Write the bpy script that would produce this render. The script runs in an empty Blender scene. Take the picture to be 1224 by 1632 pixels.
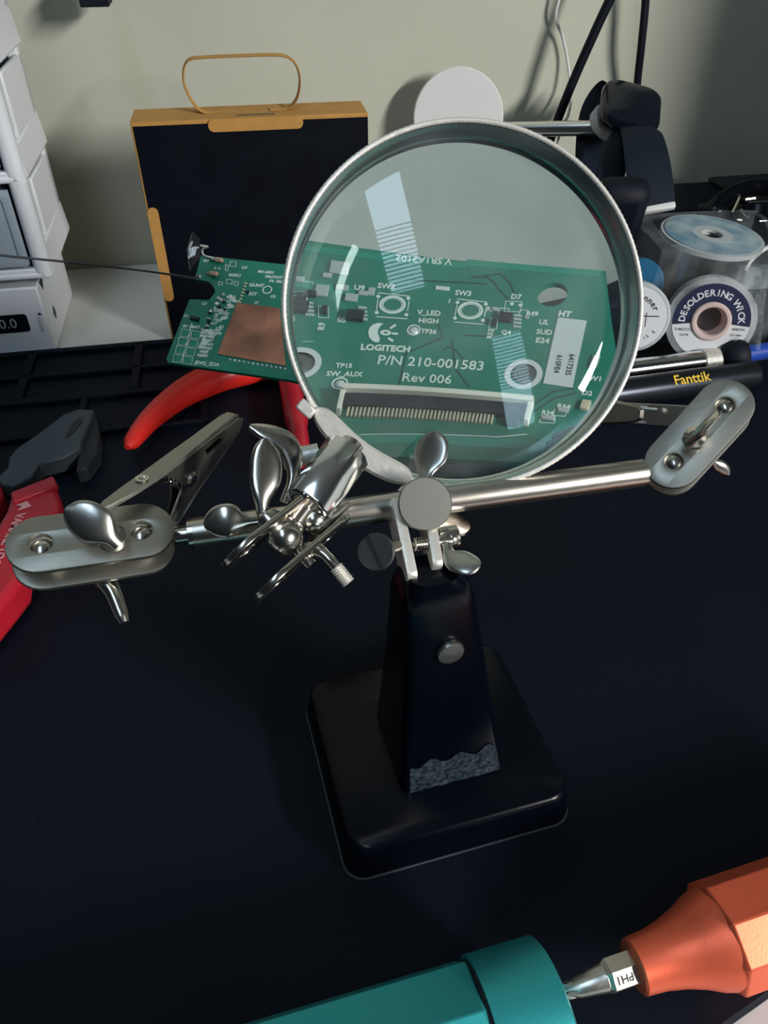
import bpy, math, random
from mathutils import Vector as V, Matrix
from math import radians as R, sin, cos, pi
random.seed(7)
sc = bpy.context.scene
S = 0.01            # the script thinks in centimetres, the scene is in metres
C = bpy.context.scene.collection
# ------------------------------------------------------------------ camera
H, TH, F = 22.5, R(40), 1226.0          # lens height above the mat, pitch, focal length in photo pixels
cam_d = bpy.data.cameras.new('camera'); cam = bpy.data.objects.new('camera', cam_d); C.objects.link(cam)
cam.location = (0, 0, H*S); cam.rotation_euler = (R(90)-TH, 0, 0)
cam_d.sensor_fit = 'VERTICAL'; cam_d.sensor_height = 32.64; cam_d.lens = F*32.64/1632
cam_d.clip_start = 0.005; cam_d.clip_end = 50
sc.camera = cam
# ------------------------------------------------------------------ world, exposure, lights
w = bpy.data.worlds.new('world'); sc.world = w; w.use_nodes = True
w.node_tree.nodes['Background'].inputs[0].default_value = (0.55, 0.68, 0.85, 1)
w.node_tree.nodes['Background'].inputs[1].default_value = 0.10
sc.view_settings.view_transform = 'Standard'; sc.view_settings.look = 'None'
sc.view_settings.exposure = 1.25; sc.view_settings.gamma = 1
try: sc.view_settings.use_curve_mapping = False
except Exception: pass
try:
    sc.cycles.use_denoising = True
    sc.cycles.max_bounces = 12; sc.cycles.transmission_bounces = 10; sc.cycles.glossy_bounces = 5
    sc.cycles.sample_clamp_indirect = 6; sc.cycles.transparent_max_bounces = 12
    sc.cycles.blur_glossy = 0.3
except Exception: pass
def area(name, loc, target, sx, sy, power, col, caustic=False):
    d = bpy.data.lights.new(name, 'AREA'); d.shape = 'RECTANGLE'; d.size = sx*S; d.size_y = sy*S
    d.energy = power; d.color = col
    o = bpy.data.objects.new(name, d); C.objects.link(o); o.location = V(loc)*S
    o.rotation_euler = (V(target)-V(loc)).to_track_quat('-Z', 'Y').to_euler()
    if caustic:
        try: d.cycles.is_caustics_light = True
        except Exception: pass
    return o
KEY = V((118, -64, 75)); WIN = V((-22, -60, 176))
area('tube_light', KEY, (8, 38, 6), 9, 72, 17, (1.0, 0.985, 0.95)).rotation_euler.rotate_axis('Z', R(-50))  # key light, a narrow tilted tube lamp
area('window_daylight_rear', WIN, (0, 20, 8), 28, 110, 3.2, (0.62, 0.82, 1.0)).rotation_euler.rotate_axis('Z', R(25))
# ------------------------------------------------------------------ helpers
Fw, Up = V((0, cos(TH), -sin(TH))), V((0, sin(TH), cos(TH)))
CAM = V((0, 0, H)); X, Y, Z = V((1,0,0)), V((0,1,0)), V((0,0,1))
def ray(px, py): return V((px-612, 0, 0)) + Up*(816-py) + Fw*F
def P(px, py, d): return CAM + ray(px, py)*(d/F)
def G(px, py, z=0.0):
    r = ray(px, py); return CAM + r*((z-H)/r.z)
def PL(px, py, o, n):
    r = ray(px, py); return CAM + r*((o-CAM).dot(n)/r.dot(n))
def fr(o, z, xh=None):
    z = V(z).normalized(); xh = V(xh) if xh is not None else (X if abs(z.x) < .9 else Y)
    x = (xh - z*xh.dot(z)).normalized(); y = z.cross(x)
    m = Matrix((x, y, z)).transposed().to_4x4(); m.translation = V(o); return m
def frx(o, x, zh):                       # x axis exact, z axis as near zh as can be
    x = V(x).normalized(); z = (V(zh) - x*V(zh).dot(x)).normalized(); y = z.cross(x)
    m = Matrix((x, y, z)).transposed().to_4x4(); m.translation = V(o); return m
def yawM(o, a): return Matrix.Translation(V(o)) @ Matrix.Rotation(a, 4, 'Z')
ORG = {}
class B:
    def __init__(s): s.v = []; s.f = []
    def add(s, vs, fs, M=None):
        n = len(s.v)
        s.v += [(M @ V(p)) if M is not None else V(p) for p in vs]
        s.f += [tuple(i+n for i in f) for f in fs]; return s
    def box(s, M, sx, sy, sz):
        x, y, z = sx/2, sy/2, sz/2
        vs = [(a*x, b*y, c*z) for c in (-1,1) for a, b in ((-1,-1),(1,-1),(1,1),(-1,1))]
        return s.add(vs, [(3,2,1,0),(4,5,6,7),(0,1,5,4),(1,2,6,5),(2,3,7,6),(3,0,4,7)], M)
    def loft(s, rings, cap=True, M=None, closed=False):
        n = len(rings[0]); vs = [p for r in rings for p in r]; fs = []
        k = len(rings)
        for i in range(k if closed else k-1):
            a, b = i*n, ((i+1) % k)*n
            for j in range(n):
                j2 = (j+1) % n; fs.append((a+j, a+j2, b+j2, b+j))
        if cap and not closed:
            fs.append(tuple(range(n-1, -1, -1))); fs.append(tuple(range((k-1)*n, k*n)))
        return s.add(vs, fs, M)
    def tube(s, pts, r, seg=14, wid=None, aspect=None, cap=True):
        # r: number or list; wid: hint direction; aspect: list of thickness radii across the hint
        pts = [V(p) for p in pts]; k = len(pts); rings = []
        def rs(l):                       # resample a radius list to the number of points
            if len(l) == k: return list(l)
            o = []
            for i in range(k):
                t = i/(k-1)*(len(l)-1); a = min(int(t), len(l)-2); o.append(l[a]+(l[a+1]-l[a])*(t-a))
            return o
        rr = rs(r) if isinstance(r, (list, tuple)) else [r]*k
        aa = rs(aspect) if isinstance(aspect, (list, tuple)) else ([aspect]*k if aspect else rr)
        prev = V(wid) if wid is not None else None
        for i in range(k):
            t = (pts[min(i+1,k-1)]-pts[max(i-1,0)]).normalized()
            if prev is None: prev = Z if abs(t.z) < .9 else X
            u = (prev - t*prev.dot(t)).normalized(); v = t.cross(u); prev = u if wid is None else V(wid)
            rings.append([pts[i] + u*(rr[i]*cos(2*pi*j/seg)) + v*(aa[i]*sin(2*pi*j/seg)) for j in range(seg)])
        return s.loft(rings, cap)
    def lathe(s, prof, M, seg=32, closed=False):
        rings = [[(r*cos(2*pi*j/seg), r*sin(2*pi*j/seg), h) for j in range(seg)] for r, h in prof]
        return s.loft(rings, not closed, M, closed)
    def cyl(s, M, r, h0, h1, seg=32, bev=.0):
        if bev: pr = [(r-bev, h0), (r, h0+bev), (r, h1-bev), (r-bev, h1)]
        else: pr = [(r, h0), (r, h1)]
        return s.lathe(pr, M, seg)
    def ball(s, M, r, seg=24, sq=1.0):
        n = seg//2
        return s.lathe([(max(r*sin(pi*i/n), .0005), -r*sq*cos(pi*i/n)) for i in range(n+1)], M, seg)
    def prism(s, poly, z0, z1, M=None):
        n = len(poly); vs = [(x, y, z0) for x, y in poly] + [(x, y, z1) for x, y in poly]
        fs = [tuple(range(n-1,-1,-1)), tuple(range(n, 2*n))] + [(i, (i+1)%n, n+(i+1)%n, n+i) for i in range(n)]
        return s.add(vs, fs, M)
    def mesh(s, me, M): return s.add([tuple(v.co) for v in me.vertices], [tuple(p.vertices) for p in me.polygons], M)
    def outline(s, polys, t, M, bev=0.0):        # polygons with holes, centred thickness t
        cu = bpy.data.curves.new('t', 'CURVE'); cu.dimensions = '2D'; cu.fill_mode = 'BOTH'
        cu.extrude = max(t/2-bev, 0); cu.bevel_depth = bev; cu.bevel_resolution = 1
        for p in polys:
            sp = cu.splines.new('POLY'); sp.points.add(len(p)-1); sp.use_cyclic_u = True
            for q, a in zip(sp.points, p): q.co = (a[0], a[1], 0, 1)
        o = bpy.data.objects.new('t', cu); C.objects.link(o); bpy.context.view_layer.update()
        me = bpy.data.meshes.new_from_object(o.evaluated_get(bpy.context.evaluated_depsgraph_get()))
        s.mesh(me, M); bpy.data.objects.remove(o); bpy.data.curves.remove(cu); bpy.data.meshes.remove(me); return s
    def text(s, txt, size, M, t=0.01, ax='CENTER', bold=0.0, spacing=1.0, sx=1.0):
        cu = bpy.data.curves.new('t', 'FONT'); cu.body = txt; cu.size = size; cu.extrude = t/2; cu.align_x = ax
        cu.align_y = 'CENTER'; cu.offset = bold; cu.space_character = spacing; cu.resolution_u = 2
        o = bpy.data.objects.new('t', cu); C.objects.link(o); bpy.context.view_layer.update()
        me = bpy.data.meshes.new_from_object(o.evaluated_get(bpy.context.evaluated_depsgraph_get()))
        s.mesh(me, M @ Matrix.Diagonal((sx, 1, 1, 1))); bpy.data.objects.remove(o); bpy.data.curves.remove(cu); bpy.data.meshes.remove(me); return s
    def build(s, name, mat, parent=None, bevel=0, seg=2, smooth=32, weld=True, mods=None):
        import bmesh
        c = sum(s.v, V((0,0,0)))/len(s.v)
        me = bpy.data.meshes.new(name)
        me.from_pydata([tuple((p-c)*S) for p in s.v], [], s.f)
        bm = bmesh.new(); bm.from_mesh(me)
        if weld: bmesh.ops.remove_doubles(bm, verts=bm.verts, dist=1e-6)
        bmesh.ops.recalc_face_normals(bm, faces=bm.faces)
        bm.to_mesh(me); bm.free()
        for p in me.polygons: p.use_smooth = smooth > 0
        if smooth > 0: me.set_sharp_from_angle(angle=R(smooth))
        me.materials.append(mat)
        o = bpy.data.objects.new(name, me); C.objects.link(o)
        po = V((0,0,0))
        if parent is not None: o.parent = parent; po = ORG[parent.name]
        o.location = (c-po)*S; ORG[o.name] = c
        if bevel:
            m = o.modifiers.new('bevel', 'BEVEL'); m.width = bevel*S; m.segments = seg; m.limit_method = 'ANGLE'; m.angle_limit = R(40)
        return o
def empty(name, loc):
    o = bpy.data.objects.new(name, None); C.objects.link(o); o.location = V(loc)*S; o.empty_display_size = .01
    ORG[o.name] = V(loc); return o
def tag(o, label=None, cat=None, group=None, kind=None):
    if label: o['label'] = label
    if cat: o['category'] = cat
    if group: o['group'] = group
    if kind: o['kind'] = kind
    return o
def arc(cx, cy, r, a0, a1, n): return [(cx+r*cos(a0+(a1-a0)*i/n), cy+r*sin(a0+(a1-a0)*i/n)) for i in range(n+1)]
def circ(cx, cy, r, n=28): return arc(cx, cy, r, 0, 2*pi, n)[:-1]
def rrect(w, h, r, n=6, cx=0, cy=0):
    p = []
    for qx, qy, a in ((1,1,0),(-1,1,pi/2),(-1,-1,pi),(1,-1,1.5*pi)):
        p += arc(cx+qx*(w/2-r), cy+qy*(h/2-r), r, a, a+pi/2, n)
    return p
def bez(pts, n=8):                          # Catmull-Rom through points
    pts = [V(p) for p in pts]; out = []
    e = [pts[0]*2-pts[1]] + pts + [pts[-1]*2-pts[-2]]
    for i in range(1, len(e)-2):
        a, b, c, d = e[i-1:i+3]
        for k in range(n):
            t = k/n; out.append(.5*((2*b)+(c-a)*t+(2*a-5*b+4*c-d)*t*t+(3*b-a-3*c+d)*t**3))
    return out+[pts[-1]]
# ------------------------------------------------------------------ materials
def mat(name, col, rough=.5, metal=0, bump=0, bscale=200, var=0, vscale=60, col2=None, spec=None, coat=0, aniso=None, trans=0, ior=1.45, sss=0, alpha=1, rvar=0, stretch=(1,1,1)):
    m = bpy.data.materials.new(name); m.use_nodes = True; nt = m.node_tree; b = nt.nodes['Principled BSDF']
    b.inputs['Base Color'].default_value = (*col, 1); b.inputs['Roughness'].default_value = rough
    b.inputs['Metallic'].default_value = metal; b.inputs['IOR'].default_value = ior
    if spec is not None: b.inputs['Specular IOR Level'].default_value = spec
    if coat: b.inputs['Coat Weight'].default_value = coat; b.inputs['Coat Roughness'].default_value = .12
    if trans: b.inputs['Transmission Weight'].default_value = trans
    if alpha < 1: b.inputs['Alpha'].default_value = alpha
    tc = nt.nodes.new('ShaderNodeTexCoord'); mp = nt.nodes.new('ShaderNodeMapping'); mp.inputs['Scale'].default_value = stretch
    nt.links.new(tc.outputs['Object'], mp.inputs['Vector'])
    if bump:
        n = nt.nodes.new('ShaderNodeTexNoise'); n.inputs['Scale'].default_value = bscale; n.inputs['Detail'].default_value = 4
        bp = nt.nodes.new('ShaderNodeBump'); bp.inputs['Strength'].default_value = bump; bp.inputs['Distance'].default_value = .0004
        nt.links.new(mp.outputs[0], n.inputs['Vector']); nt.links.new(n.outputs['Fac'], bp.inputs['Height']); nt.links.new(bp.outputs[0], b.inputs['Normal'])
    if var or col2:
        n = nt.nodes.new('ShaderNodeTexNoise'); n.inputs['Scale'].default_value = vscale; n.inputs['Detail'].default_value = 5
        mx = nt.nodes.new('ShaderNodeMix'); mx.data_type = 'RGBA'
        cr = nt.nodes.new('ShaderNodeValToRGB'); cr.color_ramp.elements[0].position = .38; cr.color_ramp.elements[1].position = .64
        c2 = col2 or tuple(c*(1-var) for c in col)
        mx.inputs['A'].default_value = (*col, 1); mx.inputs['B'].default_value = (*c2, 1)
        nt.links.new(mp.outputs[0], n.inputs['Vector']); nt.links.new(n.outputs['Fac'], cr.inputs[0]); nt.links.new(cr.outputs[0], mx.inputs['Factor'])
        nt.links.new(mx.outputs['Result'], b.inputs['Base Color'])
    if rvar:
        n = nt.nodes.new('ShaderNodeTexNoise'); n.inputs['Scale'].default_value = 45; n.inputs['Detail'].default_value = 6
        mr = nt.nodes.new('ShaderNodeMapRange'); mr.inputs['To Min'].default_value = max(rough-rvar, .02); mr.inputs['To Max'].default_value = rough+rvar
        nt.links.new(tc.outputs['Object'], n.inputs['Vector']); nt.links.new(n.outputs['Fac'], mr.inputs[0]); nt.links.new(mr.outputs[0], b.inputs['Roughness'])
    return m
NICK = (.66, .63, .57)
M = dict(
 nickel=mat('polished_nickel', NICK, .2, 1, rvar=.08),
 rod=mat('drawn_nickel_rod', (.62,.58,.52), .3, 1, bump=.15, bscale=500, stretch=(.1,1,1)),
 plate=mat('brushed_nickel_plate', (.36,.35,.31), .42, 1, bump=.12, bscale=700, stretch=(.15,1,1)),
 dull=mat('dull_steel', (.30,.30,.30), .4, 1, bump=.2, bscale=600),
 armsteel=mat('satin_chrome_bar', (.9,.88,.84), .24, 1),
 darkscrew=mat('dark_screw_steel', (.13,.135,.14), .4, 1, bump=.4, bscale=200, stretch=(1,.1,1)),
 bright=mat('bright_steel_edge', (.80,.77,.71), .42, .55, bump=.5, bscale=380),
 ring=mat('chromed_rim', (.74,.77,.78), .2, 1, bump=.25, bscale=260, rvar=.1),
 wing=mat('cast_wing_nut', (.50,.49,.46), .27, 1, bump=.15, bscale=150),
 blackpaint=mat('black_enamel', (.0010,.0020,.0048), .24, 0, spec=.22, bump=.3, bscale=90, rvar=.08),
 pitted_lit=mat('pitted_lit_enamel', (.008,.013,.019), .35, 0, bump=.9, bscale=420, col2=(.045,.066,.08), vscale=600),  # paler speckle paints grazing light into the rough enamel
 felt=mat('worn_underside', (.05,.055,.065), .85, bump=.4, bscale=900),
 mat=mat('black_silicone', (.0018,.0046,.0115), .62, 0, bump=.2, bscale=2500, spec=.18, var=.25, vscale=9),
 desk=mat('white_laminate', (.60,.62,.60), .5, bump=.05, bscale=600),
 wall=mat('painted_wall', (.50,.505,.415), .9, bump=.35, bscale=120, var=.05, vscale=12),
 whiteplastic=mat('white_plastic', (.74,.77,.82), .4, coat=.1),
 drawer=mat('translucent_drawer_plastic', (.42,.50,.58), .28, trans=.2, ior=1.2, var=.25, vscale=8),
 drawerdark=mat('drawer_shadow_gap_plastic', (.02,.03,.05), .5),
 carton=mat('ochre_card', (.52,.265,.065), .78, bump=.1, bscale=700, var=.1, vscale=180),
 cartonblack=mat('black_card', (.0018,.0028,.007), .5, spec=.15, col2=(.003,.005,.009), vscale=50),
 pcb=mat('green_solder_mask', (.006,.17,.115), .32, coat=.3, col2=(.009,.21,.145), vscale=60),
 trace=mat('solder_mask_over_copper', (.012,.27,.19), .35, coat=.3),
 dtrace=mat('dark_solder_mask_trace', (.002,.055,.042), .35),
 silk=mat('white_silkscreen', (.74,.80,.76), .6),
 copper=mat('tarnished_copper_foil', (.47,.205,.125), .5, .1, bump=.5, bscale=160, col2=(.24,.10,.065), vscale=70),
 solder=mat('solder', (.74,.76,.76), .3, .3),
 cream=mat('cream_connector_housing', (.82,.76,.67), .5),
 gold=mat('gold_contact', (.78,.64,.46), .35, .25),
 chip=mat('black_epoxy', (.008,.010,.016), .45),
 resistor=mat('pinkish_glass_part', (.45,.30,.24), .35),
 paper=mat('white_sticker', (.66,.67,.69), .6),
 ink=mat('black_ink', (.02,.02,.025), .6),
 red=mat('red_vinyl_grip', (.74,.022,.016), .42, coat=.15, bump=.05),
 crimson=mat('crimson_grip', (.48,.012,.028), .4, coat=.15),
 pink=mat('pink_print', (.72,.35,.38), .5),
 forged=mat('forged_grey_steel', (.085,.105,.125), .55, .6, bump=.3, bscale=300),
 screen=mat('black_display', (.004,.006,.012), .12),
 grey=mat('grey_plastic', (.42,.45,.46), .5),
 white=mat('white_gloss', (.72,.70,.70), .45),
 chrome=mat('mirror_chrome', (.8,.8,.8), .12, 1),
 rubber=mat('black_rubber', (.003,.005,.011), .6, spec=.25),
 strap=mat('slate_strap', (.005,.010,.019), .65, spec=.25),
 clear=None,
 bluecap=mat('blue_plastic', (.012,.13,.27), .4),
 spoolblue=mat('blue_grey_label', (.13,.24,.32), .5, col2=(.36,.44,.45), vscale=60),
 wickband=mat('navy_label', (.012,.017,.055), .5),
 rose=mat('rose_hub', (.62,.47,.44), .5),
 tin=mat('solder_wire', (.30,.29,.27), .25, 1, bump=.5, bscale=900, stretch=(.05,.05,3)),
 teal=mat('teal_anodised', (.045,.44,.46), .42, .7, bump=.06, bscale=1200),
 orange=mat('orange_anodised', (.95,.17,.085), .42, .6, bump=.06, bscale=1200),
 bitsteel=mat('satin_tool_steel', (.62,.59,.54), .32, 1, bump=.2, bscale=400),
 yellow=mat('yellow_print', (.80,.52,.05), .5),
 bluegrip=mat('cobalt_grip', (.015,.06,.36), .4),
 wire=mat('dark_lead_wire', (.12,.13,.15), .4, 1),
)
def glassmix(name, col, fac, rough=.08):
    m = bpy.data.materials.new(name); m.use_nodes = True; nt = m.node_tree; nt.nodes.clear()
    o = nt.nodes.new('ShaderNodeOutputMaterial'); t = nt.nodes.new('ShaderNodeBsdfTransparent'); g = nt.nodes.new('ShaderNodeBsdfPrincipled')
    g.inputs['Base Color'].default_value = (*col, 1); g.inputs['Roughness'].default_value = rough
    n = nt.nodes.new('ShaderNodeTexNoise'); n.inputs['Scale'].default_value = 60; tc = nt.nodes.new('ShaderNodeTexCoord')
    mr = nt.nodes.new('ShaderNodeMapRange'); mr.inputs['From Min'].default_value = .3; mr.inputs['From Max'].default_value = .7
    mr.inputs['To Min'].default_value = fac*.4; mr.inputs['To Max'].default_value = fac*1.6
    x = nt.nodes.new('ShaderNodeMixShader'); nt.links.new(tc.outputs['Object'], n.inputs['Vector'])
    nt.links.new(n.outputs['Fac'], mr.inputs[0]); nt.links.new(mr.outputs[0], x.inputs[0])
    nt.links.new(t.outputs[0], x.inputs[1]); nt.links.new(g.outputs[0], x.inputs[2]); nt.links.new(x.outputs[0], o.inputs[0]); return m
M['clear'] = glassmix('clear_film', (.55,.62,.66), .11)
M['clearhard'] = glassmix('clear_spool_plastic', (.55,.58,.60), .35)
def lensmat():
    m = bpy.data.materials.new('lens_glass'); m.use_nodes = True; nt = m.node_tree; nt.nodes.clear()
    o = nt.nodes.new('ShaderNodeOutputMaterial'); g = nt.nodes.new('ShaderNodeBsdfGlass'); g.inputs['Color'].default_value = (.90,.97,.96,1)
    g.inputs['Roughness'].default_value = 0; g.inputs['IOR'].default_value = 1.5
    d = nt.nodes.new('ShaderNodeBsdfDiffuse'); d.inputs['Color'].default_value = (.62,.66,.66,1)      # slight dirt, plus reflected haze put into the colour
    n = nt.nodes.new('ShaderNodeTexNoise'); n.inputs['Scale'].default_value = 55; n.inputs['Detail'].default_value = 8
    tc = nt.nodes.new('ShaderNodeTexCoord'); nt.links.new(tc.outputs['Object'], n.inputs['Vector'])
    mr = nt.nodes.new('ShaderNodeMapRange'); mr.inputs['From Min'].default_value = .35; mr.inputs['From Max'].default_value = .75
    mr.inputs['To Min'].default_value = .02; mr.inputs['To Max'].default_value = .11
    x = nt.nodes.new('ShaderNodeMixShader'); nt.links.new(n.outputs['Fac'], mr.inputs[0]); nt.links.new(mr.outputs[0], x.inputs[0])
    nt.links.new(g.outputs[0], x.inputs[1]); nt.links.new(d.outputs[0], x.inputs[2]); nt.links.new(x.outputs[0], o.inputs[0]); return m
M['lens'] = lensmat()
# ------------------------------------------------------------------ room
WY = R(10.5)                                   # the wall and desk run at this yaw
W0 = G(200, 420, -.4); wd = V((cos(WY), sin(WY), 0)); wn = V((-sin(WY), cos(WY), 0))
def wallpt(u, z, off=0): return V((W0.x, W0.y, 0)) + wd*u + wn*(-off) + Z*z
def struct(name, b, m, **k): return tag(b.build(name, m, **k), kind='structure')
roomc = wallpt(20, 0) - wn*120
def rbox(u0, u1, v0, v1, z0, z1): # room frame: u along the wall, v away from the wall into the room
    c = wallpt((u0+u1)/2, (z0+z1)/2, (v0+v1)/2); return yawM(c, WY), u1-u0, v1-v0, z1-z0
FLOOR = -76
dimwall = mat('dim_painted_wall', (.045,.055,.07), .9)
struct('wall_back', B().box(*rbox(-150, 190, -8, 0, FLOOR, 180)), M['wall'])
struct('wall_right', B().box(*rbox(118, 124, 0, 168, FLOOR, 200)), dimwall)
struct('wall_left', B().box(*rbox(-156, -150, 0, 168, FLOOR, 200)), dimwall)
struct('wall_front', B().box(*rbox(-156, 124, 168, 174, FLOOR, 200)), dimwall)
struct('ceiling', B().box(*rbox(-156, 124, -8, 174, 200, 206)), mat('white_ceiling', (.5,.5,.48), .9))
struct('added_shade_pier_1', B().box(*rbox(54, 66, 0, 31, -.4, 200)), M['wall'])  # added pier out of view, there to shade the right of the wall
# frames around the tube light and the rear window, blinds on the window
def window(name, c, target, w_, h_, n_, frac, roll=0):
    z = (V(target)-V(c)).normalized(); m_ = (V(target)-V(c)).to_track_quat('-Z', 'Y').to_matrix().to_4x4(); m_.translation = V(c)+z*1.2; m_ = m_ @ Matrix.Rotation(R(roll), 4, 'Z')
    b = B()
    for sx_ in (-1, 1): b.box(m_ @ Matrix.Translation((sx_*(w_/2+1.2), 0, 0)), 2.4, h_+4.8, 2)
    for sy_ in (-1, 1): b.box(m_ @ Matrix.Translation((0, sy_*(h_/2+1.2), 0)), w_+4.8, 2.4, 2)
    for i in range(n_): b.box(m_ @ Matrix.Translation((0, -h_/2+h_*frac*(i+.5)/n_, 0)), w_, 1.1, .3)
    return struct(name, b, M['white'], smooth=0)
window('tube_light_frame', KEY, (8, 38, 6), 9, 72, 0, 1, -50)  # unseen frame around the tube light
window('window_2', WIN, (0, 20, 8), 28, 110, 16, .5, 25)
struct('floor', B().box(*rbox(-150, 190, 0, 260, FLOOR-6, FLOOR)), mat('wood_floor', (.12,.075,.045), .5, col2=(.07,.045,.03), vscale=4, stretch=(1,8,1)))
# desk
dk = empty('desk', wallpt(15, FLOOR, 32)); tag(dk, 'white laminate desk top against the wall, under the black work mat', 'desk')
B().box(*rbox(-75, 100, .3, 66, -3.4, -.4)).build('tabletop', M['desk'], dk, bevel=.15)
for u in (-71, 96):
    for v in (5, 61): B().box(*rbox(u-2.5, u+2.5, v-2.5, v+2.5, FLOOR, -3.4)).build('leg', M['desk'], dk)
# ------------------------------------------------------------------ silicone mat
q0, q1 = G(0, 568), G(270, 545)
md = (q1-q0).normalized(); mn = V((-md.y, md.x, 0))
def mpt(u, v, z=0): return q0 + md*u + mn*v + Z*z                # u along back edge, v away from camera
mt = empty('soldering_mat', mpt(25, -18, -.4)); tag(mt, 'black silicone work mat with raised tray ridges lying on the white desk', 'mat')
fA, fB = G(1165, 1632), G(1224, 1590)
ce = (fB-fA).normalized()
def uv(p): d = p-q0; return (d.dot(md), d.dot(mn))
ua, va = uv(fA); ub, vb = uv(fB+ce*1.5)
out = [(-26, 0), (58, 0), (58, vb+5), (ub+6, vb+1.8), (ub, vb), (ua, va), (ua-3, va-.9), (-26, va-1.2)]
B().prism(out, -.4, 0, frx(q0, md, Z)).build('mat_sheet', M['mat'], mt, bevel=.12)
rid = B()
for a, b in ((-26, 60),): pass
def ridge(u0, v0, u1, v1, w=.45, h=.32):
    c = mpt((u0+u1)/2, (v0+v1)/2, h/2-.01); L = math.hypot(u1-u0, v1-v0)
    rid.box(frx(c, md*(u1-u0)+mn*(v1-v0), Z), L, w, h)
ridge(-26, -.35, 58, -.35); ridge(-26, -3.3, 20, -3.3, .3); ridge(-26, -6.0, 12, -6.0, .5); ridge(-26, -9.6, 12, -9.6, .35)
for u in (-18, -12.3, -6.4, 2.0, 8.2, 14): ridge(u, -.3, u, -6.0, .5)
for u in (-20, 5.6, 12): ridge(u, -6, u, -9.6, .4)
ridge(20, -.3, 20, -5, .5); ridge(20, -5, 58, -5, .5)
rid.build('tray_ridge', M['mat'], mt, bevel=.08)
ds = B()
for i in range(26):
    p = mpt(random.uniform(2, 34), random.uniform(-34, -9), .004); ds.box(yawM(p, random.random()*3), random.uniform(.02,.05), .02, .01)
tag(ds.build('dust', M['felt'], smooth=0), 'tiny pale dust specks scattered over the black mat', 'dust', kind='stuff')
# ------------------------------------------------------------------ ochre handled carton
by = R(9.5); bx, bn = V((cos(by), sin(by), 0)), V((-sin(by), cos(by), 0))
BL = G(268, 546, -.4); BLb = V((BL.x, BL.y, -.4))
BW, BH, BD = 12.6, 12.65, 2.9
BLb = BLb + bx*.26
def bp(u, h, d=0): return BLb + bx*u + Z*h + bn*d
cb = empty('carton', bp(BW/2, 0, BD/2)); tag(cb, 'black-faced card box with ochre edges and a loop handle against the wall', 'box')
B().box(frx(bp(BW/2, BH/2, BD/2), bx, Z), BW, BD, BH).build('body', M['carton'], cb, bevel=.05)
Fb = frx(bp(BW/2, BH/2, 0), bx, bn*-1)        # local x = right, local z = out, y?
def face(poly, t, name, m, off): 
    # poly in (u,h) on the front face
    b = B(); mtx = Matrix((bx, Z, bn*-1)).transposed().to_4x4(); mtx.translation = bp(0, 0, -off)
    b.outline([poly], t, mtx); return b.build(name, m, cb)
face([(.12, .05), (BW-.02, .05), (BW-.02, BH-.2), (.12, BH-.2)], .05, 'front_panel', M['cartonblack'], .02)
def flap(u0, u1, h0, h1, r=.3): return rrect(u1-u0, h1-h0, r, 4, (u0+u1)/2, (h0+h1)/2)
face(flap(4.0, 9.05, BH-.62, BH+.02), .06, 'top_flap', M['carton'], .07)
face(flap(0.02, .62, 2.75, 8.3), .06, 'side_flap', M['carton'], .07)
# handle: a flat card loop
hp = []
hu0, hu1, hh0, hh1, hd = 3.1, 9.0, BH+.03, BH+2.62, 1.5
loop = [(hu0+1.6,hh0),(hu0+.7,hh0+.02),(hu0+.2,hh0+.5),(hu0-.1,hh0+1.3),(hu0-.05,hh0+2.0),(hu0+.3,hh0+2.5),(hu0+1.1,hh1),((hu0+hu1)/2,hh1+.02),(hu1-1.0,hh1),(hu1-.3,hh0+2.4),(hu1+.05,hh0+1.9),(hu1+.1,hh0+1.2),(hu1-.15,hh0+.45),(hu1-.7,hh0+.02),(hu1-1.6,hh0)]
lp = bez([bp(u, h, hd) for u, h in loop], 6)
B().tube(lp, .34, 8, wid=bn, aspect=.06).build('handle', M['carton'], cb)
B().box(frx(bp(6.6, BH+.02, .55), bx, Z), 2.0, .25, .03).build('printed_mark', mat('brown_print', (.16,.10,.05), .7), cb)
# ------------------------------------------------------------------ power supply and drawer tower
psy = WY; pd, pn = V((cos(psy), sin(psy), 0)), V((-sin(psy), cos(psy), 0))
PR = G(90, 561, -.4); PR.z = -.4
def pp(u, h, d=0): return PR + pd*u + Z*h + pn*d        # u measured leftwards negative
ps = empty('power_supply', pp(-8, 0, 4)); tag(ps, 'low white bench power supply with a black number display, beneath the drawer tower', 'power supply')
B().box(frx(pp(-8, 2.1, 4.2), pd, Z), 16, 8.4, 4.2).build('body', M['whiteplastic'], ps, bevel=.12)
mtx = Matrix((pd, Z, pn*-1)).transposed().to_4x4(); mtx.translation = pp(-8, 0, -.01)
fx = -19.87
def pix_on(px, py, o, n): return PL(px, py, o, n)
def loc2(m, p): q = m.inverted() @ p; return q.x, q.y
pf = lambda px, py: loc2(mtx, PL(px, py, pp(0, 0, -.01), pn))
a, b_ = pf(0, 522), pf(44, 516)
cx, cy = pf(20, 516); 
wD = pf(46, 515)[0] - (pf(0, 515)[0]-4.5)
B().outline([rrect(wD, 1.12, .2, 4, pf(46, 515)[0]-wD/2, cy)], .06, mtx).build('display', M['screen'], ps)
m2 = mtx.copy(); m2.translation = mtx @ V((*pf(7, 517), .05))
B().text('00.0', .85, m2, .02).build('digit', M['grey'], ps)
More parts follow.
